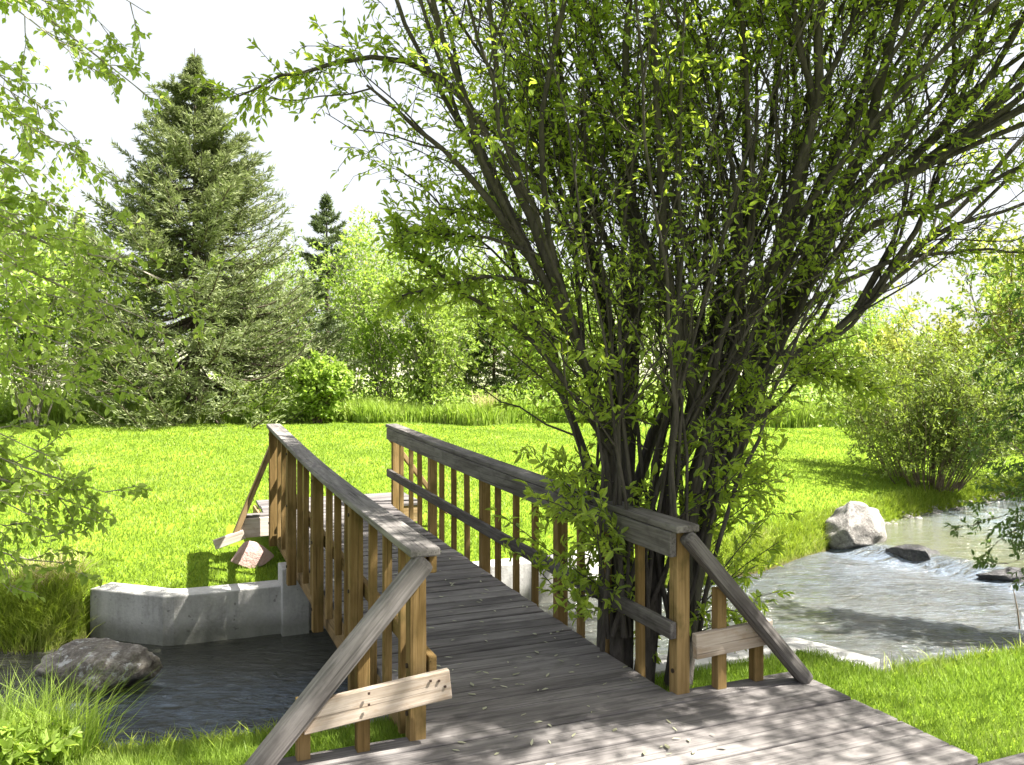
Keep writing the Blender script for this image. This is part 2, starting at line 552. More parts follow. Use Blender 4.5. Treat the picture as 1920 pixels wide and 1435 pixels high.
def H(x, y):
    x = np.asarray(x, float); y = np.asarray(y, float)
    dn, df = banks(x, y)
    u_ = und(x, y)
    zn = -.075 - .2 * np.exp(-np.maximum(dn, 0) / .9) + u_ * .3
    d = np.maximum(df, 0)
    zf = -.47 + .52 * (1 - np.exp(-d / 2.2)) + .012 * np.minimum(d, 30) + u_ * sstep(1.0, 4, d)
    zf = zf + sstep(30, 95, y) * (4.5 + 1.8 * np.sin(x * .05 + 1.0) + .8 * np.sin(x * .13)) - .5 * sstep(90, 300, y)
    wn_ = sstep(-1.25, -1.05, x) * (1 - sstep(2.35, 2.55, x))
    wf = sstep(-4.15, -4.0, x) * (1 - sstep(1.3, 1.8, x))
    tn = wn_ * sstep(.06, .2, dn) + (1 - wn_) * sstep(-.45, .2, dn)
    tf = wf * sstep(.06, .2, df) + (1 - wf) * sstep(-.5, .25, df)
    bed = -1.35
    return bed + (zn - bed) * tn + (zf - bed) * tf


def axis(lo, hi, a, b_, fine, grow):
    c = list(np.arange(a, b_, fine))
    s = fine; p = c[-1]
    while p < hi:
        s *= grow; p += s; c.append(min(p, hi))
    s = fine; p = a; l = []
    while p > lo:
        s *= grow; p -= s; l.append(max(p, lo))
    return np.array(l[::-1] + c)


gx = axis(-400, 400, -7, 11, .09, 1.12)
gy = axis(-30, 500, 2, 18, .09, 1.08)
X, Y = np.meshgrid(gx, gy)
Z = H(X, Y)


def gridfaces(nx, ny):
    i = np.arange(ny - 1)[:, None] * nx + np.arange(nx - 1)[None]
    return np.stack([i, i + 1, i + 1 + nx, i + nx], -1).reshape(-1, 4)


ground = mk('ground', np.stack([X, Y, Z], -1), [gridfaces(len(gx), len(gy))], M['lawn'], smooth=True)
tag(ground, kind='structure')

# ------------------------------------------------------------------ water (real ripples, a step at the little weir)
WZ = -.85
wx = axis(-40, 60, -6, 12, .06, 1.15)
wy = axis(-20, 45, 4, 17, .06, 1.15)
X, Y = np.meshgrid(wx, wy)


def weir_s(x, y):
    """signed distance: positive upstream of the rock sill"""
    p0 = np.array([4.75, 12.35]); p1 = np.array([6.6, 9.6])
    d = (p1 - p0) / np.linalg.norm(p1 - p0)
    n = np.array([-d[1], d[0]])     # towards +x +y
    n = n if n[0] > 0 else -n
    return (x - p0[0]) * n[0] + (y - p0[1]) * n[1]


def vnoise(x, y, s, seed):
    r = np.random.default_rng(seed); out = 0
    for k in range(6):
        a = r.uniform(0, 2 * np.pi); w = s * r.uniform(.7, 1.5); ph = r.uniform(0, 6.28)
        out = out + np.sin((x * np.cos(a) + y * np.sin(a)) * w + ph + 1.3 * np.sin((x * np.sin(a) - y * np.cos(a)) * w * .6 + ph * 2))
    return out / 6


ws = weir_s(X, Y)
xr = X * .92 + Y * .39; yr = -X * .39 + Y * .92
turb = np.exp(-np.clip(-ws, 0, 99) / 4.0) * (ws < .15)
calm = sstep(.1, .6, ws)
Z = WZ + .13 * sstep(-.35, .1, ws)
Z = Z + (vnoise(xr * .8, yr * 1.6, 4.5, 3) * .022 + vnoise(xr, yr * 1.5, 11, 4) * .009) * (.35 + 1.0 * turb) * (1 - .85 * calm)
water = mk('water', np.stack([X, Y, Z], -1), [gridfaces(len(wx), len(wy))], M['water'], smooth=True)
tag(water, kind='structure')
foam_glare = .15 + .48 * turb * (.6 + .6 * np.clip(vnoise(xr * .6, yr, 3.0, 9), -1, 1)) + .9 * np.exp(-((ws + .25) / .22) ** 2) + .10 * (ws > .1)
foam_glare = foam_glare + 1.0 * sstep(.8, 2.2, ws) * sstep(6.2, 8.2, X)  # bright sky glare painted onto the right of the upper pool
foam_glare = foam_glare * sstep(.5, 3.5, X + 1.5) + 1.0 * (1 - sstep(.5, 3.5, X + 1.5)) * np.clip(.8 + 1.3 * vnoise(xr * .5, yr, 2.0, 12), 0, 1) * sstep(-4.5, -3, X) * (1 - sstep(6.6, 7.6, Y))  # left channel: bluish sky reflections painted as streaks
at = water.data.attributes.new('shallow', 'FLOAT', 'POINT')
at.data.foreach_set('value', np.clip(sstep(-.05, .3, ws) * .9, 0, 1).astype(np.float32).ravel())
at = water.data.attributes.new('foam_glare', 'FLOAT', 'POINT')
at.data.foreach_set('value', np.clip(foam_glare, 0, 1).astype(np.float32).ravel())

# ------------------------------------------------------------------ bridge
BO = np.array([.21, 4.32, 0.0]); BR = math.atan2(.385, .923)
UV = np.array([-.385, .923, 0]); VV = np.array([.923, .385, 0])


def bw(v, s, z=0.0):
    return BO + UV * s + VV * v + np.array([0, 0, z])


BL = 5.85


def zd(s): return .14 * np.clip(np.asarray(s, float) / BL, 0, 1.2) ** 1.5


def zr(s, side):
    s = np.asarray(s, float)
    t = np.clip(s / (5.36 if side < 0 else 5.95), -.05, 1.1)
    if side < 0:
        return .915 + .235 * np.sign(t) * np.abs(t) ** 1.25 - .022 * np.sin(np.clip(t, 0, 1) * np.pi) ** 2
    return .92 + .16 * np.sign(t) * np.abs(t) ** 1.4


bridge = empty('footbridge', tuple(BO), BR)
tag(bridge, 'weathered timber footbridge with slatted railings crossing the stream', 'footbridge')


def plank_rows(s0, s1, v0, v1, zf, wid=.138, gap=.007, th=.038, jit=.004):
    cs, hs = [], []
    s = s0
    while s < s1 - .05:
        a, b_ = v0 + rng.normal(0, jit), v1 + rng.normal(0, jit)
        z = float(zf(s + wid / 2)) - th / 2 + rng.normal(0, .0018)
        cs.append([(a + b_) / 2, s + wid / 2, z]); hs.append([(b_ - a) / 2, wid / 2, th / 2])
        s += wid + gap + abs(rng.normal(0, .0015))
    return boxes(cs, hs, rng.normal(0, .0022, len(cs)))


V_, F_ = plank_rows(.005, BL + .12, -.67, .70, zd)
dk = mk('deck', V_, [F_], M['deck'], bridge); bevel(dk, .006)


def sweep(name, ss, vc, ztop, w, h, mat, bev=.006):
    """long timber following the slightly cambered bridge; object X along s"""
    n = len(ss)
    V = np.zeros((n, 4, 3))
    V[..., 0] = ss[:, None]
    V[..., 1] = -vc + np.array([-w / 2, w / 2, w / 2, -w / 2])[None]
    V[..., 2] = ztop[:, None] + np.array([-h, -h, 0, 0])[None]
    F = []
    for i in range(n - 1):
        for k in range(4):
            a = i * 4 + k; c = i * 4 + (k + 1) % 4
            F.append([a, a + 4, c + 4, c])
    F.append([0, 1, 2, 3]); e = (n - 1) * 4; F.append([e + 3, e + 2, e + 1, e])
    o = mk(name, V, [np.array(F)], mat, bridge)
    o.rotation_euler = (0, 0, math.pi / 2)
    bevel(o, bev)
    return o


ss = np.linspace(-.02, BL + .1, 16)
BLS = {-1: 5.36, 1: 5.95}
for side in (-1, 1):
    BS = BLS[side]; OF = .03 if side < 0 else 0.0
    POSTS = [BS * f for f in (0.0, .247, .498, .75, .997)]
    sweep('stringer', ss, side * (.655 - OF), zd(ss) - .042, .05, .27, M['string'])
    sc = np.linspace(-.11, BS + .1, 16)
    cap = sweep('cap_rail', sc, side * (.735 - OF), zr(sc, side), .145, .04, M['shaderail' if side > 0 else 'rail'], .009)
    sr = np.linspace(-.05, BS + .05, 16)
    sweep('top_rail', sr, side * (.682 - OF), zr(sr, side) - .043, .04, .135 if side > 0 else .09, M['shaderail' if side > 0 else 'post'])
    sweep('lower_rail', sr, side * (.682 - OF), zr(sr, side) - .525, .04, .09, M['shaderail' if side > 0 else 'post'])
    for i, s in enumerate(POSTS):
        top = float(zr(s, side)) - .043
        zb = -.02 if i == 0 else (-.12 if i == 4 else float(zd(s)) - .30)
        timber('post', (side * (.752 - OF), s, zb), (side * (.752 - OF), s, top), .08, .08, M['post'], bridge, up=(0, 1, 0))
        for zz_ in (float(zr(s, side)) - .10, float(zr(s, side)) - .57, float(zd(s)) - .13 if 0 < i < 4 else .12):
            xo = side * (.752 - OF) - .0415
            V_, F_ = tubes(np.array([[[xo + .002, s, zz_], [xo - .006, s, zz_], [xo - .0075, s, zz_]]]), np.array([[.012, .012, .0]]), 8)
            mk('bolt', V_, [F_], M['steel'], bridge)
        if i < 4:
            for k in range(1, 4):
                sb = s + (POSTS[i + 1] - s) * k / 4 + rng.normal(0, .012)
                timber('baluster', (side * (.729 - OF) + rng.normal(0, .002), sb, float(zd(sb)) - (.10 if side < 0 else .17) - rng.uniform(0, .04)),
                       (side * (.727 - OF), sb + rng.normal(0, .006), float(zr(sb, side)) - .043), .046, .04, M['post'], bridge, up=(0, 1, 0), bev=.004)
    # sloping end braces, the low boards behind them and the short stub posts
    for end in (0, 1):
        sgn = -1 if end == 0 else 1
        s0 = (0 if end == 0 else BS) + sgn * .09
        zt = float(zr(0 if end == 0 else BS, side)) - (.055 if end == 0 else .18)
        zf = -.0 if end == 0 else -.03
        vo = 1.5 if end == 0 else (1.10 if side < 0 else 1.45)
        p0 = (side * (.73 - OF), s0, zt); p1 = (side * vo, s0 + sgn * .05, zf)
        big = side < 0 and end == 0
        timber('brace', p0, p1, .1 if big else (.085 if end == 0 else .055), .105 if big else .09, M['rail'] if big else M['shaderail' if end == 0 else 'string'], bridge, up=(0, 1, 0), bev=.028 if end == 0 else .008)
        if end == 0:
            zb = .27
            if side < 0:
                timber('end_board', (-.60, s0 - .055, zb + .02), (-1.27, s0 - .03, zb - .05), .04, .135, M['board'], bridge)
            else:
                timber('end_board', (.80, s0 + .02, zb - .01), (1.315, s0 + .03, zb + .01), .04, .135, M['board'], bridge)
            timber('stub_post', (side * .985, s0 + .055, .0), (side * .985, s0 + .055, zt * (1.5 - .985) / .77 - .03), .06, .06, M['post'], bridge, up=(0, 1, 0))
            timber('stub_post', (side * 1.25, s0 + .075, .0), (side * 1.25, s0 + .075, .27), .06, .06, M['post'], bridge, up=(0, 1, 0))

# nail heads on the low left board
cs = []
for q in ((-.63, .0), (-.66, .03), (-.985, .02), (-.985, -.03), (-.70, .035)):
    cs.append([q[0], -.09 - .055 - .0225 + .0, .285 + q[1]])
for c_ in cs:
    V_, F_ = boxes([c_], [[.005, .003, .005]])
    mk('nail_head', V_, [F_], M['steel'], bridge)

# ------------------------------------------------------------------ boardwalk landing in the foreground
walk = empty('boardwalk', tuple(BO), BR)
tag(walk, 'sunlit grey plank landing and boardwalk in the foreground at the bridge foot', 'boardwalk')
V_, F_ = plank_rows(-1.17, -.018, -1.62, 1.56, lambda s: 0.0, wid=.14, gap=.009)
p_ = mk('planks', V_, [F_], M['deck'], walk); bevel(p_, .007)
V_, F_ = plank_rows(-5.2, -1.185, -3.2, 7.5, lambda s: -.035, wid=.14, gap=.009, jit=.01)
p_ = mk('planks', V_, [F_], M['deck'], walk); bevel(p_, .007)
for a, b_ in (((-1.60, -.03, -.105), (-.76, -.03, -.105)), ((.80, -.03, -.105), (1.54, -.03, -.105)), ((1.53, -.06, -.105), (1.53, -1.15, -.105)), ((1.58, -1.2, -.14), (7.4, -1.2, -.14)), ((-1.59, -.06, -.105), (-1.59, -1.15, -.105))):
    timber('rim_board', a, b_, .04, .125, M['string'], walk)

# ------------------------------------------------------------------ far landing
fl = empty('landing_steps', tuple(BO), BR)
tag(fl, 'short plank landing with a lit end board at the far end of the bridge', 'landing')
zfl = float(zd(BL)) + .0
V_, F_ = plank_rows(BL + .13, BL + .95, -.74, 1.1, lambda s: zfl, wid=.14, gap=.008)
p_ = mk('planks', V_, [F_], M['deck'], fl); bevel(p_, .006)
timber('end_board', (-1.05, 5.50, .055), (-.70, 5.50, .06), .04, .2, M['board'], fl)
timber('edge_plank', (-.98, 5.60, .165), (-.66, 5.60, .165), .14, .035, M['deck'], fl)
timber('end_board', (.80, BL + .16, zfl - .14), (1.1, BL + .16, zfl - .14), .04, .19, M['string'], fl)
timber('side_board', (-.76, BL + .18, zfl - .14), (-.76, BL + .94, zfl - .14), .04, .19, M['string'], fl)
timber('side_board', (1.08, BL + .18, zfl - .14), (1.08, BL + .94, zfl - .14), .04, .19, M['string'], fl)
timber('ground_stake', (-1.30, 5.47, -.09), (-1.0, 5.47, .0), .045, .10, M['board'], fl)

# ------------------------------------------------------------------ concrete abutments
def wall(name, pts, ztop, zbot, thick, away, parent):
    """pts in (v,s), creek face; away=+1 puts the back towards +s"""
    P = np.array([bw(v, s)[:2] for v, s in pts])
    n = len(P)
    d = nrm(np.gradient(P, axis=0)); nn = np.stack([-d[:, 1], d[:, 0]], -1)
    sgn = np.sign((nn @ UV[:2]) * away)[:, None]
    B = P + nn * sgn * thick
    V = np.concatenate([np.c_[P, np.full(n, zbot)], np.c_[P, np.full(n, ztop)], np.c_[B, np.full(n, ztop)], np.c_[B, np.full(n, zbot)]])
    F = []
    for i in range(n - 1):
        for k in range(4):
            a = k * n + i; c = ((k + 1) % 4) * n + i
            F.append([a, a + 1, c + 1, c])
    F.append([0, n, 2 * n, 3 * n]); F.append([n - 1, 4 * n - 1, 3 * n - 1, 2 * n - 1])
    o = mk(name, V, [np.array(F)], M['concrete'], parent)
    bevel(o, .012, 2)
    return o


fw = empty('retaining_wall', tuple(bw(-1.0, 4.75, -1.3)))
tag(fw, 'pale concrete retaining wall with an angled wing under the far end of the bridge', 'retaining wall')
fw_m = wall('wall', [(-2.45, 5.28), (-2.1, 4.97), (-1.80, 4.70), (-1.70, 4.67), (-1.2, 4.67), (.5, 4.67), (2.0, 4.67), (2.65, 4.67), (3.2, 5.1)], -.385, -1.4, .28, 1, None)
fw_m.parent = fw; fw_m.matrix_parent_inverse = Matrix.Translation(-Vector(fw.location))
for sd_ in (-1, 1):
    P0 = bw(sd_ * .60, 4.73); V_, F_ = boxes([[0, 0, -.66]], [[.13, .16, .46]])
    pier = mk('pier', V_, [F_], M['concrete']); pier.location = (P0[0], P0[1], 0); pier.rotation_euler = (0, 0, BR)
    pier.parent = fw; pier.matrix_parent_inverse = Matrix.Translation(-Vector(fw.location)); bevel(pier, .01)
nw = wall('retaining_wall', [(-.95, 1.05), (1.0, 1.05), (2.25, 1.05), (2.42, 1.0), (2.5, .8), (2.62, .42)], -.20, -1.4, .26, -1, None)
tag(nw, 'low concrete retaining wall at the near bank, its top flush with the grass', 'retaining wall')

# ------------------------------------------------------------------ rocks
def boulder(name, size, seed, mat, loc, rz=0, cuts=9, rough=.06, flat=.72, boxy=1.0):
    import bmesh
    r = np.random.default_rng(seed)
    bm = bmesh.new(); bmesh.ops.create_icosphere(bm, subdivisions=5, radius=1)
    V = np.array([v.co[:] for v in bm.verts]); F = np.array([[v.index for v in f.verts] for f in bm.faces]); bm.free()
    V = np.sign(V) * np.abs(V) ** boxy
    for k in range(cuts):
        n = nrm(r.normal(size=3)); dd = r.uniform(flat, .95)
        t = V @ n
        V = V - np.where(t > dd, (t - dd) * .92, 0)[:, None] * n
    for s_, a_ in ((1.7, rough * 1.4), (4, rough), (9, rough * .5), (20, rough * .25)):
        ph = r.uniform(0, 6, 9).reshape(3, 3); di = r.normal(size=(3, 3))
        nz = sum(np.sin(V @ di[i] * s_ + ph[i, 0]) * np.sin(V @ di[(i + 1) % 3] * s_ * 1.3 + ph[i, 1]) for i in range(3)) / 2
        V = V * (1 + a_ * nz)[:, None]
    V = V * np.array(size)
    o = mk(name, V, [F], mat, smooth=True)
    o.location = loc; o.rotation_euler = (0, 0, rz)
    return o


tag(boulder('boulder', (.46, .30, .235), 8, M['rockwarm'], (-3.36, 6.95, -.70), -.08, 14, .05, .72, .72), 'brown and grey lichen-spotted boulder in the dark water before the concrete wall', 'boulder')
tag(boulder('boulder', (.47, .40, .46), 11, M['rockpale'], (4.95, 12.35, -.60), .5, 13), 'pale sunlit boulder at the water edge on the far right bank', 'boulder')
tag(boulder('boulder', (.46, .27, .22), 17, M['rockwet'], (5.42, 11.35, -.83), -.75, 14, .09, .5), 'dark wet rock half under water beside the pale boulder', 'rock')
tag(boulder('boulder', (.75, .24, .19), 23, M['rockwet'], (6.45, 10.2, -.83), -.35, 14, .09, .5), 'long dark wet rock in the stream at the right edge', 'rock')
sl = boulder('stone_slab', (.24, .035, .15), 31, M['slab'], tuple(bw(-.95, 5.36, -.20)), BR, 14, .03, .55)
sl.rotation_euler = (math.radians(-18), math.radians(6), BR)
tag(sl, 'pinkish flat stone slab leaning under the far left bridge end board', 'stone slab')

def pebbles(n):
    import bmesh
    bm = bmesh.new(); bmesh.ops.create_icosphere(bm, subdivisions=2, radius=1)
    V0 = np.array([v.co[:] for v in bm.verts]); F0 = np.array([[v.index for v in f.verts] for f in bm.faces]); bm.free()
    x = rng.uniform(5.3, 9.5, n); y = np.interp(x, FB[:, 0], FB[:, 1]) - rng.uniform(-.05, .28, n)
    r = rng.gamma(2.0, .009, n) + .010
    sc = r[:, None] * rng.uniform(.7, 1.4, (n, 3)) * np.array([1, 1, .65])
    V = V0[None] * (1 + .18 * rng.normal(size=(n, len(V0), 1))) * sc[:, None] + np.stack([x, y, np.maximum(H(x, y), -.76) + r * .2], -1)[:, None]
    F = F0[None] + len(V0) * np.arange(n)[:, None, None]
    return V.reshape(-1, 3), F.reshape(-1, 3)


V_, F_ = pebbles(420)
tag(mk('gravel', V_, [F_], M['rockpale'], smooth=True), 'pale pebbles strewn along the water edge beside the far right boulder', 'gravel', kind='stuff')

# ------------------------------------------------------------------ big willow beside the bridge
def limb(pts, n=14, wob=.012):
    q = resample([px(*p) for p in pts], n)
    q = q + rng.normal(size=q.shape) * wob * np.linspace(0, 1, n)[:, None]
    return q


EXPL = [  # (points (x, y, distance), base radius, tip radius)
    ([(1270, 1300, 5.2), (1295, 1090, 5.4), (1325, 960, 5.45), (1352, 895, 5.5), (1402, 790, 5.55), (1440, 680, 5.6), (1475, 590, 5.6), (1520, 480, 5.6), (1565, 390, 5.55), (1612, 290, 5.5), (1640, 190, 5.4), (1662, 90, 5.3), (1700, -60, 5.2)], .095, .022),
    ([(1452, 655, 5.6), (1490, 668, 5.65), (1560, 622, 5.75), (1620, 572, 5.8), (1680, 502, 5.9), (1740, 452, 5.9), (1800, 420, 6.0), (1990, 350, 6.2)], .036, .014),
    ([(1560, 400, 5.55), (1650, 350, 5.5), (1740, 310, 5.4), (1830, 250, 5.3), (2000, 160, 5.2)], .045, .018),
    ([(1408, 785, 5.55), (1445, 770, 5.5), (1500, 710, 5.4), (1530, 693, 5.35), (1580, 712, 5.3), (1650, 725, 5.2)], .018, .005),
    ([(1262, 1300, 5.15), (1290, 980, 5.3), (1312, 880, 5.35), (1350, 760, 5.4), (1385, 640, 5.4), (1420, 560, 5.35), (1452, 500, 5.3), (1480, 400, 5.2), (1510, 290, 5.1), (1530, 200, 5.0), (1540, 100, 4.9), (1548, -40, 4.8)], .078, .025),
    ([(1527, 215, 5.0), (1565, 120, 5.1), (1615, -20, 5.2)], .03, .015),
    ([(1530, 190, 5.0), (1500, 90, 4.9), (1488, -40, 4.8)], .03, .015),
    ([(1205, 1300, 5.2), (1245, 940, 5.4), (1290, 840, 5.35), (1308, 770, 5.3), (1290, 690, 5.25), (1265, 590, 5.2), (1250, 500, 5.1), (1240, 380, 5.0), (1232, 200, 4.9), (1225, -40, 4.8)], .065, .018),
    ([(1165, 1295, 5.25), (1170, 1050, 5.5), (1176, 900, 5.5), (1182, 750, 5.5), (1192, 600, 5.45), (1195, 450, 5.4), (1182, 300, 5.3), (1172, 150, 5.2), (1180, -40, 5.1)], .085, .02),
    ([(1135, 1290, 5.25), (1138, 1050, 5.6), (1142, 900, 5.6), (1150, 700, 5.7), (1130, 560, 5.75), (1100, 440, 5.8), (1072, 330, 5.8), (1050, 200, 5.8), (1030, -30, 5.8)], .075, .02),
    ([(1158, 1290, 5.2), (1148, 900, 5.4), (1110, 720, 5.2), (1060, 600, 5.1), (990, 480, 5.0), (920, 380, 4.9), (840, 290, 4.8), (770, 220, 4.7), (690, 160, 4.6)], .05, .008),
    ([(1060, 600, 5.1), (1000, 420, 5.0), (930, 280, 4.9), (850, 165, 4.8), (730, 108, 4.7), (610, 128, 4.6), (520, 152, 4.55), (440, 186, 4.5)], .03, .004),
    ([(1150, 850, 5.3), (1040, 690, 5.1), (960, 610, 5.0), (840, 530, 4.9), (740, 452, 4.8)], .02, .007),
    ([(1090, 640, 5.2), (1050, 555, 5.1), (960, 524, 5.0), (870, 526, 4.9), (800, 545, 4.85), (745, 565, 4.8)], .02, .004),
    ([(1010, 480, 5.0), (920, 448, 4.9), (850, 440, 4.85), (760, 436, 4.8)], .013, .003),
    ([(1060, 600, 5.1), (1020, 450, 5.3), (950, 400, 5.3), (880, 392, 5.3), (800, 430, 5.3)], .018, .004),
    ([(1180, 980, 5.6), (1230, 800, 5.8), (1330, 650, 6.0), (1400, 480, 6.2), (1440, 300, 6.3), (1460, 100, 6.4), (1470, -60, 6.4)], .05, .015),
    ([(1300, 1000, 5.5), (1370, 820, 5.7), (1440, 600, 6.0), (1500, 420, 6.1), (1580, 250, 6.2), (1650, 100, 6.3), (1720, -40, 6.3)], .05, .014),
    ([(1440, 690, 5.6), (1530, 500, 5.5), (1600, 360, 5.4), (1720, 230, 5.3), (1800, 130, 5.2), (1930, 20, 5.1)], .04, .012),
    ([(1475, 600, 5.6), (1600, 520, 5.8), (1720, 480, 5.9), (1850, 470, 6.0), (1960, 480, 6.0)], .022, .006),
    ([(1500, 540, 5.6), (1640, 420, 5.3), (1760, 390, 5.2), (1880, 330, 5.1), (2000, 280, 5.0)], .026, .008),
    ([(1170, 1100, 5.6), (1100, 860, 5.8), (1040, 700, 6.1), (960, 480, 6.3), (900, 300, 6.4), (850, 100, 6.5), (820, -50, 6.5)], .045, .012),
]
LP, LR = [], []
THIN = []
for pts, r0, r1 in EXPL:
    if r0 <= .03 and r0 not in (.03,) or pts[-1][0] == 440:
        THIN.append((limb(pts), r0, r1)); continue
    LP.append(limb(pts)); LR.append(.88 * np.linspace(r0, r1, 14) * (1 + .09 * rng.normal(size=14)))
# slimmer limbs forking off the main ones, and a few straight shoots from the stool
MAIN = [k for k in range(len(LP)) if LR[k][0] > .038]


def fork(t0, t1, a_rng, dep_rng, L_rng, r_rng):
    P0 = LP[MAIN[int(rng.integers(len(MAIN)))]]
    f = rng.uniform(t0, t1) * 13; i = int(f)
    base = P0[i] + (P0[i + 1] - P0[i]) * (f - i)
    d0 = nrm(P0[i + 1] - P0[i])
    xs = (base[0] - 1.0) / 2.2
    a = np.radians(rng.uniform(*a_rng) + 14 * xs); dep = np.radians(rng.uniform(*dep_rng))
    d1 = np.array([np.sin(a), np.sin(dep), np.cos(a)])
    Ln = rng.uniform(*L_rng)
    t = np.linspace(0, 1, 14)[:, None]
    dirs = nrm(d0 * (1 - t) ** 2 + nrm(d1) * (.25 + t))
    q = base + np.cumsum(dirs * Ln / 14, axis=0) + np.cumsum(rng.normal(size=(14, 3)) * .022, axis=0)
    q[0] = base
    return q, np.linspace(rng.uniform(*r_rng), .005, 14)


NM = len(LP)
for k in range(46):
    q, r_ = fork(.08, .46, (-44, 46) if k % 3 else (-50, -20), (-34, 34), (2.2, 3.8), (.012, .024))
    LP.append(q); LR.append(r_)
for k in range(30):
    a = np.radians(rng.uniform(-40, 44)); dep = np.radians(rng.uniform(-28, 30))
    base = px(rng.uniform(1120, 1310), 1285, rng.uniform(5.05, 5.3))
    d0 = np.array([np.sin(a * .4), .3 * np.sin(dep), 1.0]); d1 = np.array([np.sin(a) * 1.05, np.sin(dep), np.cos(a)])
    Ln = rng.uniform(3.4, 5.2)
    t = np.linspace(0, 1, 14)[:, None]
    dirs = nrm(nrm(d0) * (1 - t) + nrm(d1) * t)
    q = base + np.cumsum(dirs * Ln / 14, axis=0) + np.cumsum(rng.normal(size=(14, 3)) * .022, axis=0)
    LP.append(q); LR.append(np.linspace(rng.uniform(.010, .019), .004, 14))
NVIS = len(LP)
for k in range(40):  # upper limbs, mostly out of view, added to shade deck, landing and wall
    if k > 30: q, r_ = fork(.3, .6, (-34, 14), (22, 52), (3.8, 6.0), (.012, .02))
    elif k > 25: q, r_ = fork(.3, .6, (12, 46), (-58, -26), (3.6, 5.6), (.012, .02))
    else: q, r_ = fork(.3, .62, (-34, 46), (-40, 48), (3.8, 6.0), (.012, .021))
    LP.append(q); LR.append(r_)
LP = np.array(LP); LR = np.array(LR)
bag = Bag()
V_, F_ = tubes(LP, LR, 9); bag.add(V_, F_)
SA, la_, ta_, _ = spawn(LP[:NVIS], 13, .28, 1.0, (.45, 1.25), (18, 55), .10, 6, .35, .05)
SC, lc_, tc_, _ = spawn(LP[NVIS:], 34, .42, 1.0, (.7, 1.6), (25, 75), .05, 6, .25, .05)
SB = np.concatenate([SA, SC]); sl_ = np.concatenate([la_, lc_])
V_, F_ = tubes(SB, (.0075 * np.clip(sl_, .3, 1))[:, None] * np.linspace(1, .35, 6)[None], 4); bag.add(V_, F_)
TW, tl, tt, ti = spawn(SB, 6, .15, 1.0, (.14, .38), (25, 65), .02, 4, .3, .06)
V_, F_ = tubes(TW, np.full(len(TW), .0026)[:, None] * np.linspace(1, .5, 4)[None], 3); bag.add(V_, F_)
# slender outer branches with short leafy side twigs
TH = np.array([q for q, a_, b_ in THIN]); TRr = np.array([np.linspace(a_, b_, 14) for q, a_, b_ in THIN])
V_, F_ = tubes(TH, TRr, 7); bag.add(V_, F_)
TS, _, _, _ = spawn(TH, 46, .35, 1.0, (.12, .42), (20, 65), .06, 5, .3, .05)
V_, F_ = tubes(TS, np.full(len(TS), .003)[:, None] * np.linspace(1, .4, 5)[None], 3); bag.add(V_, F_)
# leafy sprouts low on the trunks
SPb = []
for k in range(58):
    bx, by, bd = rng.uniform(1090, 1330), rng.uniform(720, 1190), rng.uniform(5.0, 5.6)
    p = px(bx, by, bd)
    d = nrm(np.array([rng.normal(0, .8) + (.5 if bx > 1250 else -.35), rng.normal(-.25, .5), rng.uniform(.2, 1.1)]))
    L_ = rng.uniform(.25, .75)
    u = np.linspace(0, 1, 6)[:, None]
    SPb.append(p + d * L_ * u + np.array([0, 0, .12]) * u ** 2 * L_ + rng.normal(size=(6, 3)) * .015 * u)
for (bx, by), tips in (((1290, 1160), [(1420, 1060), (1470, 1010), (1400, 1150), (1370, 1190), (1450, 960)]), ((1330, 960), [(1440, 900), (1460, 850), (1420, 930)]), ((1120, 1000), [(1030, 880), (1000, 930), (1050, 860), (1010, 970), (1060, 1060), (1090, 1120)]), ((1180, 1150), [(1100, 1090), (1080, 1160), (1220, 1230), (1130, 1060)])):
    for tx, ty in tips:
        dd = rng.uniform(4.75, 5.3)
        SPb.append(resample([px(bx, by, 5.35), px((bx + tx) / 2, (by + ty) / 2 - 12, dd + .1), px(tx, ty, dd)], 6))
SPb = np.array(SPb)
V_, F_ = tubes(SPb, np.full(len(SPb), .005)[:, None] * np.linspace(1, .4, 6)[None], 4); bag.add(V_, F_)
ST, _, _, _ = spawn(SPb, 5, .25, 1.0, (.10, .26), (25, 60), .03, 4, .3, .05)
V_, F_ = tubes(ST, np.full(len(ST), .0022)[:, None] * np.linspace(1, .5, 4)[None], 3); bag.add(V_, F_)

willow = empty('willow_tree', tuple(px(1200, 1240, 5.4)))
tag(willow, 'large many-stemmed willow growing against the right-hand bridge railing', 'tree')


def child(o, root):
    o.parent = root
    o.matrix_parent_inverse = root.matrix_basis.inverted()
    return o


child(bag.build('trunk', M['willow_bark'], smooth=True), willow)


def put_leaves(bag, P, per, t0, t1, L, ratio, mesh='leaf', spread=1.0, grav=.15, keep=None):
    pos, tan, t, idx = along(P, per, t0, t1)
    if keep is not None:
        k = keep(pos); pos, tan = pos[k], tan[k]
    K = len(pos)
    d = nrm(tan * .8 + spread * nrm(rng.normal(size=(K, 3))) * .9 + np.array([0, 0, -grav]))
    u = nrm(rng.normal(size=(K, 3)) * .75 + np.array([0, 0, 1.0]))
    ln = rng.uniform(L[0], L[1], K)
    V, F = (leaf_mesh if mesh == 'leaf' else dia_mesh)(pos, d, u, ln, ln * ratio * rng.uniform(.8, 1.2, K))
    bag.add(V, F)
    return K


lb = Bag()
ntw = len(TW)
# thin the crown where the photograph shows sky between the right-hand limbs
def sun_gaps(p):
    # leaves removed by shadow position so sun reaches the landing and near grass
    gx_ = p[:, 0] - .64 * p[:, 2]; gy_ = p[:, 1] + .11 * p[:, 2]
    return np.where(((gx_ > .1) & (gy_ < 4.2)) | ((gx_ > 1.1) & (gy_ < 6.2)), .14, 1.0)


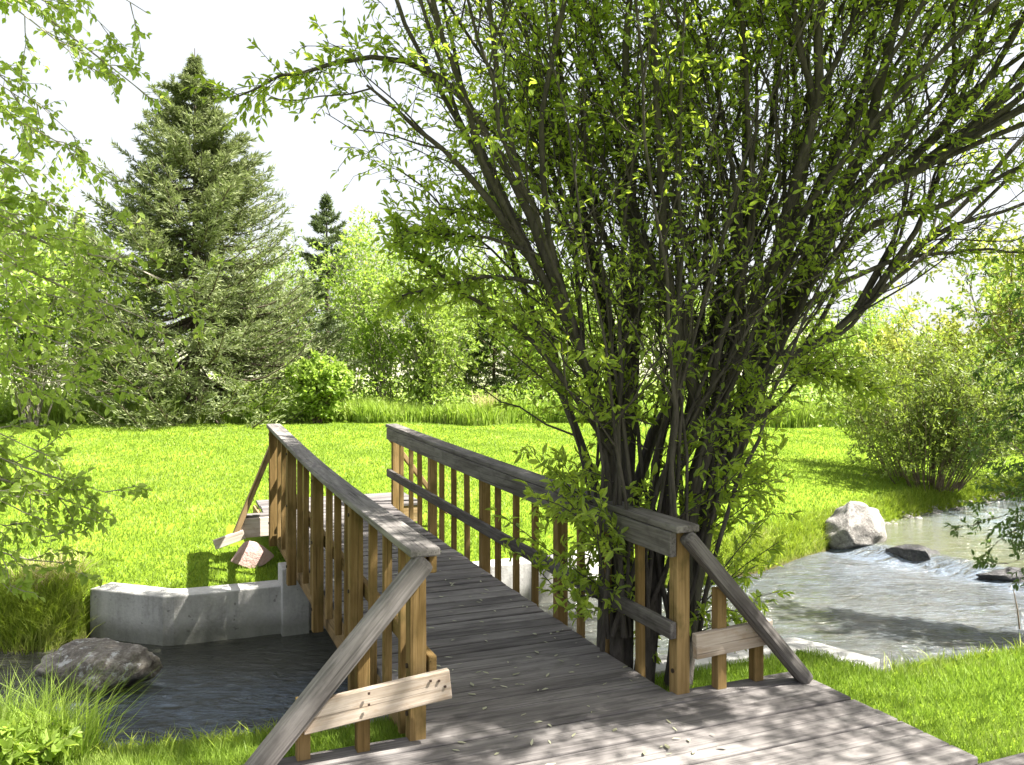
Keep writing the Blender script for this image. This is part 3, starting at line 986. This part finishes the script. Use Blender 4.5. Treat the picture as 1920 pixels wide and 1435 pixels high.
def keepw(pos):
    x = 960 + pos[:, 0] / pos[:, 1] * FPX; y = 690 - (pos[:, 2] - EYE) / pos[:, 1] * FPX
    dens = np.where(y < -20, 1.1, .64)
    dens = np.where((x > 1320) & (y > 60), .5, dens)
    dens = np.where((x > 1100) & (x < 1760) & (y > 300) & (y < 680), .34, dens)
    cl = vnoise(pos[:, 0] + pos[:, 1] * .6, pos[:, 2] + pos[:, 1] * .4, 5.5, 21)
    return rng.random(len(pos)) < sun_gaps(pos) * dens * np.clip(.78 + 1.35 * cl, .12, 1)
nl = put_leaves(lb, TW, 15, .1, 1.0, (.032, .062), .40, keep=keepw)
nl += put_leaves(lb, TS, 12, .1, 1.0, (.036, .068), .40)
TWc, _, _, _ = spawn(SC, 8, .1, 1.0, (.2, .5), (25, 75), .0, 4, .2, .06)
keept = lambda p: (p[:, 2] > 1.9 + .435 * p[:, 1]) & (rng.random(len(p)) < sun_gaps(p) * np.clip(.9 + 1.3 * vnoise(p[:, 0] + p[:, 2] * .5, p[:, 1] + p[:, 2] * .3, 3.0, 33), .12, 1))
nl += put_leaves(lb, TWc, 14, .0, 1.0, (.05, .09), .42, keep=keept)  # oversized unseen leaves above the view, added to shade the deck
nl += put_leaves(lb, SB, 7, .3, 1.0, (.040, .075), .36, keep=keepw)
nl += put_leaves(lb, ST, 8, .1, 1.0, (.045, .085), .36)
nl += put_leaves(lb, SPb, 12, .2, 1.0, (.045, .085), .36)
child(lb.build('crown', M['willow']), willow)
print('willow leaves', nl)

# ------------------------------------------------------------------ generic shrub / tree makers
def shrub(name, base, height, spread, label, cat, leafm, stemm, n_stem=26, leaf=(.08, .13), ratio=.5, per=5, sub=9, twig=4, lo=.25, group=None, mesh='dia', rad=.02, lean=(0, 0), clump=.5, bw_=.13, mid_=None):
    root = empty(name, tuple(base))
    tag(root, label, cat, group)
    L = []
    for k in range(n_stem):
        az = rng.uniform(0, 2 * np.pi); r = np.sqrt(rng.random())
        o = np.array([np.cos(az), np.sin(az), 0]) * r
        tip = o * spread + np.array([lean[0], lean[1], height * (1 - .35 * r ** 2) * rng.uniform(.8, 1.0)])
        mid = o * spread * (mid_ or .42) + np.array([lean[0] * .3, lean[1] * .3, tip[2] * .52])
        b0 = o * spread * bw_
        q = resample([b0, mid, tip], 8) + np.cumsum(rng.normal(size=(8, 3)) * height * .008, axis=0)
        L.append(q)
    L = np.array(L) + np.array(base)
    bg_ = Bag()
    V, F = tubes(L, rad * np.linspace(1, .25, 8)[None] * rng.uniform(.6, 1.2, (len(L), 1)), 5); bg_.add(V, F)
    S, ln, t, i = spawn(L, sub, lo, 1.0, (.16 * height, .34 * height), (20, 60), .08, 5, .4, .06)
    V, F = tubes(S, np.full(len(S), rad * .28)[:, None] * np.linspace(1, .4, 5)[None], 3); bg_.add(V, F)
    T, ln, t, i = spawn(S, twig, .15, 1.0, (.05 * height, .13 * height), (25, 70), .0, 4, .3, .08)
    lb_ = Bag()
    sd_ = int(rng.integers(1e6))
    kp = lambda p: rng.random(len(p)) < np.clip(.75 + clump * 1.6 * vnoise(p[:, 0] + p[:, 1] * .5, p[:, 2] + p[:, 1] * .5, 9.0 / height ** .6, sd_), .08, 1)
    put_leaves(lb_, T, per, .0, 1.0, leaf, ratio, mesh, keep=kp)
    put_leaves(lb_, S, per, .25, 1.0, leaf, ratio, mesh, keep=kp)
    child(bg_.build('trunk', stemm, smooth=True), root)
    child(lb_.build('crown', leafm), root)
    return root


def spruce(base, height, radius, label, mat, seed, whorl=44, nb=8, zlow=.05, detail=1.0):
    r = np.random.default_rng(seed)
    root = empty('spruce_tree', tuple(base))
    tag(root, label, 'tree')
    bag = Bag()
    tp = np.array([[0, 0, 0], [.02, .01, height * .5], [0, 0, height * 1.035]]) + np.array(base)
    V, F = tubes(resample(tp, 10)[None], (height * .017 * np.linspace(1, .06, 10))[None], 8); bag.add(V, F)
    BP = []; lens = []
    for w in range(whorl):
        f = 1 - (1 - w / (whorl - 1)) ** 1.35
        z = height * (zlow + (1 - zlow) * f ** .9)
        prof = min((1 - f) ** .9 * radius * 1.22, radius * (.93 + .1 * r.random())) * (1 if f < .9 else .7) + .05
        for k in range(nb if f < .75 else 12):
            az = r.uniform(0, 2 * np.pi)
            if r.random() < .12 + .5 * (np.sin(az * 2 + f * 9) * np.sin(f * 23 + az) > .55): continue
            Lb = prof * (r.uniform(.68, 1.12) if f < .8 else r.uniform(.35, 1.25))
            up = .55 * f - .22 + r.normal(0, .06)
            u = np.linspace(0, 1, 7)
            rr = Lb * u
            zz = z + r.normal(0, .011 * height * (1.15 - f)) + Lb * (up * u - .22 * (1 - f) * np.sin(u * np.pi) * .8 + .16 * u ** 3) + r.normal(0, .03 * height / 10)
            q = np.stack([np.cos(az) * rr, np.sin(az) * rr, zz], -1) + np.array(base)
            q = q + r.normal(size=q.shape) * .02 * u[:, None]
            BP.append(q); lens.append(Lb)
    BP = np.array(BP); lens = np.array(lens)
    V, F = tubes(BP, (.012 * lens)[:, None] * np.linspace(1, .25, 7)[None], 4); bag.add(V, F)
    # flat lateral sprays
    per = int(20 * detail)
    pos, tan, t, idx = along(BP, per, .18, 1.0)
    K = len(pos)
    sidev = nrm(np.cross(tan, np.array([0, 0, 1.0])))
    sg = np.where(rng.random(K) < .5, -1, 1)[:, None]
    a = np.radians(rng.uniform(28, 62, K))[:, None]
    d = nrm(tan * np.cos(a) + sidev * sg * np.sin(a) + np.array([0, 0, 1.0]) * rng.normal(.02, .16, (K, 1)))
    ln = np.clip(lens[idx] * (.30 - .17 * t), .05, .8) * rng.uniform(.7, 1.2, K)
    u = np.linspace(0, 1, 5)[None, :, None]
    TW = pos[:, None] + d[:, None] * ln[:, None, None] * u + np.array([0, 0, -1.0]) * (u ** 2) * (ln * .10)[:, None, None]
    nb_ = Bag()
    pn = int(15 * detail)
    for PP, per_, q0 in ((TW, pn, .0), (BP, int(34 * detail), .15)):
        p2, t2, tt, ii = along(PP, per_, q0, 1.0)
        LL = (lens if PP is BP else lens[idx])[ii]
        kp = rng.random(len(p2)) < np.clip(LL / .75, .12, 1)
        p2, t2 = p2[kp], t2[kp]
        K2 = len(p2)
        dd = nrm(t2 * 1.0 + nrm(rng.normal(size=(K2, 3))) * .75 + np.array([0, 0, .12]))
        L2 = rng.uniform(.11, .22, K2); W2 = rng.uniform(.022, .042, K2)
        V, F = dia_mesh(p2, dd, nrm(rng.normal(size=(K2, 3)) + np.array([0, 0, .6])), L2, W2)
        nb_.add(V, F)
    child(bag.build('trunk', M['dark_bark'], smooth=True), root)
    child(nb_.build('crown', mat), root)
    return root


def gpos(x, Yd):
    X_ = (x - 960) / FPX * Yd
    return np.array([X_, Yd, float(H(X_, Yd)) - .05])


spruce(gpos(365, 24.5), 10.4, 3.7, 'tall full sunlit spruce at the lawn edge left of the bridge', M['spruce'], 3, whorl=29, nb=24, zlow=.02)
spruce(gpos(612, 30), 7.5, 1.75, 'slim dark spruce standing between the big spruce and the pale-stemmed thicket', M['spruce_dark'], 4, 19, 9, detail=.8)
spruce(gpos(925, 29), 4.4, 1.9, 'low dark spruce behind the dry grass clump right of the bridge', M['spruce_dark'], 6, 24, 7, detail=.8)
spruce(gpos(150, 31), 7.0, 2.4, 'spruce half hidden behind the left thicket, left of the tall spruce', M['spruce'], 8, 34, 7, detail=.7)

SH = [  # name, x, dist, height, spread, leaf material, stem material, label
    ('thicket_tree', -90, 21, 6.8, 2.6, 'bg_lime', 'pale_bark', 'bright green thicket tree at the left edge of the lawn, cut by the frame'),
    ('thicket_tree', 60, 23, 6.6, 2.4, 'bg_lime', 'pale_bark', 'lime green thicket tree at the far left behind the hanging leaves'),
    ('thicket_tree', 200, 27.5, 6.0, 2.0, 'bg_mid', 'pale_bark', 'mid green bushy tree just left of the tall spruce'),
    ('thicket_tree', 530, 33, 6.3, 2.4, 'bg_lime', 'pale_bark', 'light green tree showing behind the right side of the tall spruce'),
    ('birch_clump', 725, 27, 6.4, 1.9, 'bg_lime', 'pale_bark', 'pale-stemmed light green tree clump seen between the two bridge railings'),
    ('willow_shrub', 805, 25.5, 4.3, 1.8, 'bg_mid', 'pale_bark', 'grey-stemmed willow shrub at the lawn edge behind the bridge end'),
    ('willow_shrub', 595, 23.8, 2.0, .8, 'bg_lime', 'stem', 'small bright leafy shrub at the right foot of the tall spruce'),
    ('thicket_tree', 880, 31, 6.2, 2.3, 'bg_mid', 'stem', 'mid green tree left behind the big willow'),
    ('thicket_tree', 1010, 27, 5.4, 2.2, 'bg_lime', 'stem', 'light green tree directly left of the willow trunks'),
    ('thicket_tree', 1130, 30, 5.2, 2.4, 'bg_mid', 'stem', 'bushy green tree hidden behind the left willow stems'),
    ('thicket_tree', 655, 34, 7.2, 2.0, 'bg_mid', 'stem', 'taller mid green tree behind the slim spruce and the pale-stemmed clump'),
    ('thicket_tree', 430, 36, 6.6, 2.2, 'bg_lime', 'stem', 'pale tree peeping out far behind the tall spruce'),
    ('thicket_tree', 1290, 34, 4.6, 2.6, 'bg_lime', 'stem', 'low light green tree glimpsed between the willow stems'),
    ('thicket_tree', 1400, 40, 5.2, 2.8, 'bg_mid', 'stem', 'low green tree far off right of the willow trunks'),
    ('thicket_tree', 1640, 31, 4.4, 2.2, 'bg_lime', 'stem', 'light green low tree behind the round bush by the stream'),
    ('thicket_tree', 1520, 33, 4.3, 2.3, 'bg_mid', 'stem', 'mid green low tree between the willow and the round bush'),
    ('thicket_tree', 1745, 25, 3.3, 2.0, 'bg_yellow', 'stem', 'yellow-green low tree right behind the round bush'),
    ('thicket_tree', 1880, 23, 5.6, 2.6, 'bg_yellow', 'stem', 'tall yellowish tree at the right edge above the stream'),
    ('thicket_tree', 2060, 20, 5.6, 3.0, 'bg_mid', 'stem', 'green tree at the right frame edge beyond the stream'),
]
for nm, x, dist, h_, sp, lm, sm, lab in SH:
    shrub(nm, gpos(x, dist), h_, sp, lab, 'shrub' if 'shrub' in nm else 'tree', M[lm], M[sm], n_stem=24, leaf=(.10, .18), ratio=.55, per=7, sub=11, twig=5, lo=.15 if h_ > 3 else .1, rad=.028, group='trees beyond the lawn')

# round many-stemmed bush on the right bank
bx = gpos(1735, 15.4)
shrub('willow_bush', bx, 2.7, 1.55, 'round many-stemmed bush on the lawn right of the stream, casting a shadow to its left', 'bush', M['bush'], M['stem'], n_stem=110, leaf=(.06, .11), ratio=.36, per=7, sub=11, twig=3, lo=.10, rad=.009, clump=.3, bw_=.36, mid_=.72)
shrub('willow_bush', gpos(2045, 15.8), 4.2, 1.7, 'tall dark-leaved bush at the right edge over the stream bank', 'bush', M['bg_dark'], M['stem'], n_stem=36, leaf=(.06, .11), ratio=.42, per=6, sub=10, twig=4, lo=.15, rad=.022, clump=.45)

# ------------------------------------------------------------------ overhanging branches at both sides of the frame
def side_tree(name, base, limbs, label, leafm, barkm, leaf, ratio, sub=9, twig=4, per=6, trunk=None, tr=.09, blen=(.22, .6)):
    root = empty(name, tuple(base))
    tag(root, label, 'tree')
    L = np.array([resample(q, 12) + rng.normal(size=(12, 3)) * .012 for q in limbs])
    bg_ = Bag()
    if trunk is not None:
        V, F = tubes(resample(trunk, 12)[None], (tr * np.linspace(1, .35, 12))[None], 10); bg_.add(V, F)
    V, F = tubes(L, .016 * np.linspace(1, .15, 12)[None] * rng.uniform(.6, 1.2, (len(L), 1)), 5); bg_.add(V, F)
    S, ln, t, i = spawn(L, sub, .30, 1.0, blen, (20, 60), -.03, 5, .4, .06)
    V, F = tubes(S, np.full(len(S), .0035)[:, None] * np.linspace(1, .5, 5)[None], 4); bg_.add(V, F)
    T, ln, t, i = spawn(S, twig, .2, 1.0, (.08, .24), (25, 65), -.05, 4, .3, .08)
    V, F = tubes(T, np.full(len(T), .002)[:, None] * np.linspace(1, .5, 4)[None], 3); bg_.add(V, F)
    lb_ = Bag()
    put_leaves(lb_, T, per, .1, 1.0, leaf, ratio, 'leaf', grav=.35)
    put_leaves(lb_, S, per, .3, 1.0, leaf, ratio, 'leaf', grav=.35)
    put_leaves(lb_, L, 5, .5, 1.0, leaf, ratio, 'leaf', grav=.35)
    child(bg_.build('trunk', barkm, smooth=True), root)
    child(lb_.build('crown', leafm), root)
    return root


lt = np.array([-4.3, 3.9, float(H(-4.3, 3.55)) - .1])
lt[1] = 3.5
TR = [lt, lt + np.array([.1, .1, 2.0]), lt + np.array([.05, .3, 4.0]), lt + np.array([.3, .4, 6.0])]
tips = [((270, 30), 5.0, 5.2), ((200, 150), 4.9, 4.8), ((285, 190), 5.2, 4.9), ((150, 260), 5.0, 4.4), ((240, 90), 5.6, 5.4), ((120, 40), 4.6, 5.2),
        ((210, 330), 4.5, 3.8), ((225, 430), 4.8, 3.4), ((160, 480), 4.4, 3.2), ((110, 560), 4.2, 3.0), ((375, 548), 4.9, 2.9), ((300, 610), 4.8, 2.7), ((120, 640), 4.3, 2.6),
        ((80, 720), 4.3, 2.2), ((210, 762), 4.7, 2.1), ((60, 850), 4.4, 1.7), ((235, 930), 4.8, 1.6), ((190, 960), 4.6, 1.4), ((120, 900), 4.5, 1.6), ((90, 1010), 4.5, 1.1), ((40, 950), 4.3, 1.3), ((130, 1060), 4.7, .9), ((60, 420), 4.3, 3.4), ((40, 330), 4.4, 3.8), ((60, 200), 4.5, 4.2), ((50, 500), 4.0, 3.0), ((40, 620), 4.0, 2.6)]
lm_ = []
for (tx, ty), d_, zb in tips:
    tip = px(tx, ty, d_)
    st = np.array([lt[0] + .1, lt[1] + .15, max(.5, zb * .9)])
    mid = (st + tip) / 2 + np.array([0, .1, .22 + .05 * rng.normal()])
    lm_.append([st, mid, tip])
side_tree('alder_tree', lt, lm_, 'bright leafy branches of a tree just outside the left edge, hanging over the water', M['near_leaf'], M['pale_bark'], (.030, .060), .60, sub=12, twig=4, per=6, trunk=TR, blen=(.18, .5))

rt = np.array([7.6, 7.3, float(H(7.9, 7.0)) - .1])
TR = [rt, rt + np.array([-.2, .2, 1.5]), rt + np.array([-.1, .3, 3.2])]
tips = [((1835, 985), 8.6, .7), ((1845, 945), 8.5, .9), ((1830, 860), 8.6, 1.3), ((1860, 1010), 8.4, .7), ((1880, 1060), 8.3, .5), ((1840, 760), 8.8, 1.7), ((1885, 1000), 8.4, .6), ((1900, 890), 8.5, 1.2), ((1850, 800), 8.8, 1.6), ((1870, 720), 8.8, 1.9), ((1905, 640), 8.7, 2.2), ((1930, 560), 8.8, 2.6), ((1825, 690), 8.9, 2.0), ((1815, 600), 9.0, 2.3), ((1840, 520), 9.0, 2.8), ((1880, 470), 8.9, 3.0), ((1870, 860), 8.4, 1.3), ((1890, 780), 8.3, 1.7), ((1900, 930), 8.2, 1.0), ((1905, 560), 8.4, 2.5), ((1890, 680), 8.2, 2.1), ((1850, 640), 8.6, 2.2), ((1930, 800), 8.0, 1.6), ((1925, 900), 8.0, 1.1)]
lm_ = []
for (tx, ty), d_, zb in tips:
    tip = px(tx, ty, d_); st = np.array([rt[0] - .15, rt[1] + .2, zb + .2])
    lm_.append([st, (st + tip) / 2 + np.array([0, 0, .2]), tip])
side_tree('willow_tree', rt, lm_, 'dark leafy branches drooping over the water at the right edge', M['bg_dark'], M['stem'], (.045, .08), .42, sub=11, twig=4, per=6, trunk=TR, tr=.07, blen=(.2, .5))

# ------------------------------------------------------------------ grass
def blades(P, h, w, lean, mat, name, seg=False):
    K = len(P)
    az = rng.uniform(0, 2 * np.pi, K)
    s = np.stack([np.cos(az), np.sin(az), np.zeros(K)], -1)
    la = rng.uniform(0, 2 * np.pi, K)
    l = np.stack([np.cos(la), np.sin(la), np.zeros(K)], -1) * (lean * h * rng.random(K))[:, None]
    hz_ = np.array([0, 0, 1.0]) * h[:, None]
    if seg:
        V = np.stack([P - s * w[:, None] / 2, P + s * w[:, None] / 2, P + hz_ * .6 + l * .35 + s * w[:, None] * .35, P + hz_ * .6 + l * .35 - s * w[:, None] * .35, P + hz_ + l], 1)
        b_ = 5 * np.arange(K)[:, None]
        bag_ = Bag(); bag_.V = [V.reshape(-1, 3)]; bag_.n = 5 * K
        return mk(name, V, [b_ + np.array([[0, 1, 2, 3]]), b_ + np.array([[3, 2, 4]])], mat)
    V = np.stack([P - s * w[:, None] / 2, P + s * w[:, None] / 2, P + hz_ + l], 1)
    return mk(name, V, [3 * np.arange(K)[:, None] + np.array([[0, 1, 2]])], mat)


def on_wood(x, y):
    r = np.stack([x - BO[0], y - BO[1]], -1)
    s = r @ UV[:2]; v = r @ VV[:2]
    a = (s < 0) & (s > -1.2) & (v > -1.64) & (v < 1.57)
    b_ = (s <= -1.15) & (s > -5.3) & (v > -3.25) & (v < 7.6)
    c = (s > BL + .1) & (s < BL + 1) & (np.abs(v) < 1.1)
    return a | b_ | c


N = 620000
ang = rng.uniform(-.78, .78, N); dist = 3.0 * (27 / 3.0) ** rng.random(N)
x = dist * np.sin(ang) * 1.0; y = dist * np.cos(ang)
dn, df = banks(x, y)
wallz = (((dn > 0) & (dn < .27) & (x > -1.0) & (x < 2.5)) | ((df > 0) & (df < .29) & (x > -4.1) & (x < 1.5)))
ok = ((dn > -.12) | (df > -.14)) & ~on_wood(x, y) & ~wallz & (y < 24.6)
z = H(x, y); ok &= z > -.80
x, y, z, dist, dn, df = x[ok], y[ok], z[ok], dist[ok], dn[ok], df[ok]
edge = np.exp(-np.minimum(np.abs(dn), np.abs(df)) / .35)
hgt = rng.uniform(.028, .055, len(x)) * (1 + .5 * edge)
o = blades(np.stack([x, y, z - .004], -1), hgt, (.0028 + .00095 * dist) * rng.uniform(.7, 1.3, len(x)), .9, M['grass'], 'grass')
tag(o, kind='stuff', label='mown bright green lawn grass', cat='grass')
print('lawn blades', len(x))

# longer grass along the natural banks
N = 90000
u_ = rng.random(N); side = rng.random(N) < .72
xf = rng.uniform(-8, 14, N); xn = np.where(rng.random(N) < .5, rng.uniform(-8, -.9, N), rng.uniform(2.4, 12, N))
off = rng.normal(.0, .16, N) - .0
x = np.where(side, xf, xn)
y = np.where(side, np.interp(x, FB[:, 0], FB[:, 1]) + off, np.interp(x, NB[:, 0], NB[:, 1]) - off)
bare = ((x > -4.1) & (x < 1.6) & side)
z = H(x, y)
ok = ~bare & (z > -.84) & ~on_wood(x, y)
x, y, z, side = x[ok], y[ok], z[ok], side[ok]
o = blades(np.stack([x, y, z - .01], -1), rng.uniform(.05, .16, len(x)) * np.where(side, 1 + .8 * (x < -3.9), .8), rng.uniform(.005, .012, len(x)), 1.5, M['bankgrass'], 'bank_grass', True)
tag(o, kind='stuff', label='longer yellow-green grass fringing the stream banks', cat='grass')

# tall unmown grass and weeds at the far lawn edge
N = 90000
x = rng.uniform(-19, 15, N); y = 23.6 + rng.gamma(1.6, .9, N) + .5 * np.sin(x * .8) + .3 * np.sin(x * 2.1)
hgt = rng.uniform(.25, .75, N) * (.55 + .45 * np.clip(vnoise(x, y, 1.4, 5) + .6, 0, 1.3))
o = blades(np.stack([x, y, H(x, y) - .02], -1), hgt, rng.uniform(.02, .05, N), .7, M['tallgrass'], 'tall_grass', True)
tag(o, kind='stuff', label='tall unmown grass and weeds along the far lawn edge', cat='grass')

# undergrowth leaves below the far trees
N = 44000
x = rng.uniform(-20, 18, N); y = rng.uniform(23.7, 29, N) + .4 * np.sin(x * 1.3)
zz = H(x, y) + rng.random(N) ** 1.6 * (1.1 + .6 * vnoise(x, y, 1.1, 8))
P = np.stack([x, y, zz], -1)
V_, F_ = dia_mesh(P, nrm(rng.normal(size=(N, 3)) + [0, 0, .3]), nrm(rng.normal(size=(N, 3)) + [0, 0, 1.]), rng.uniform(.10, .2, N), rng.uniform(.05, .1, N))
o = mk('undergrowth', V_, [F_], M['bg_lime'])
tag(o, kind='stuff', label='low leafy undergrowth below the trees beyond the lawn', cat='undergrowth')


def tuft(name, c, n, h, r, mat, label, cat, w=(.006, .012), lean=1.0):
    a = rng.uniform(0, 6.28, n); rr = r * np.sqrt(rng.random(n))
    x = c[0] + rr * np.cos(a); y = c[1] + rr * np.sin(a)
    o = blades(np.stack([x, y, H(x, y) - .02], -1), rng.uniform(.5, 1, n) * h, rng.uniform(w[0], w[1], n), lean, mat, name, True)
    return tag(o, label, cat)


tuft('grass_clump', (-8.0 * 0 + (910 - 960) / FPX * 24, 24.0), 260, 1.0, .35, M['drygrass'], 'clump of dry straw-coloured grass at the lawn edge behind the bridge', 'grass clump', (.02, .035), .8)
tuft('grass_clump', (-4.45, 8.12), 900, .34, .38, M['bankgrass'], 'shaggy yellow-green grass clump left of the far concrete wall', 'grass clump', (.006, .014), 1.6)
tuft('grass_clump', (-4.55, 8.4), 500, .30, .3, M['drygrass'], 'bleached dry grass patch on the bank left of the concrete wall', 'grass clump', (.006, .012), 1.6)
tuft('grass_clump', (-2.46, 4.30), 1500, .52, .34, M['tallgrass'], 'fresh green grass clump at the lower left corner by the water', 'grass clump', (.004, .009), 1.1)

# leafy weed in the lower left corner
wr = np.array([-2.36, 4.0, float(H(-2.36, 4.0))])
shrub('leafy_weed', wr, .28, .28, 'low leafy weed with pale leaves at the lower left corner', 'weed', M['near_leaf'], M['stem'], n_stem=26, leaf=(.05, .085), ratio=.62, per=4, sub=4, twig=2, lo=.2, mesh='leaf', rad=.004, clump=.2)

# bare twig standing at the right edge
q = resample([px(1912, 1180, 6.3), px(1907, 1140, 6.3), px(1900, 1105, 6.35)], 8)
V_, F_ = tubes(np.array([q]), (.006 * np.linspace(1, .5, 8))[None], 6)
tag(mk('bare_twig', V_, [F_], M['stem'], smooth=True), 'thin bare twig standing at the grassy bank by the right edge', 'twig')

# fallen leaves and litter on the planks
N = 190
v = rng.uniform(-.66, .66, N); s = rng.uniform(-1.1, 4.8, N)
P = np.array([bw(a, b_, float(zd(max(b_, 0))) + .006) for a, b_ in zip(v, s)])
az = rng.uniform(0, 6.28, N)
D = np.stack([np.cos(az), np.sin(az), rng.normal(.05, .08, N)], -1)
ln = rng.uniform(.025, .06, N)
V_, F_ = leaf_mesh(P, D, np.tile([0, 0, 1.0], (N, 1)), ln, ln * rng.uniform(.2, .45, N), .1, .0)
tag(mk('fallen_leaves', V_, [F_], M['fallen']), 'pale fallen leaves scattered over the bridge planks', 'leaf litter', kind='stuff')

# sagebrush on the far slope
N = 9000
x = rng.uniform(-70, 90, N); y = rng.uniform(45, 110, N)
zz = H(x, y) + rng.random(N) * .9
P = np.stack([x, y, zz], -1)
V_, F_ = dia_mesh(P, nrm(rng.normal(size=(N, 3)) + [0, 0, .5]), nrm(rng.normal(size=(N, 3))), rng.uniform(.5, 1.1, N), rng.uniform(.3, .6, N))
tag(mk('sagebrush', V_, [F_], M['sage']), 'grey-green sagebrush covering the far slope', 'sagebrush', kind='stuff')
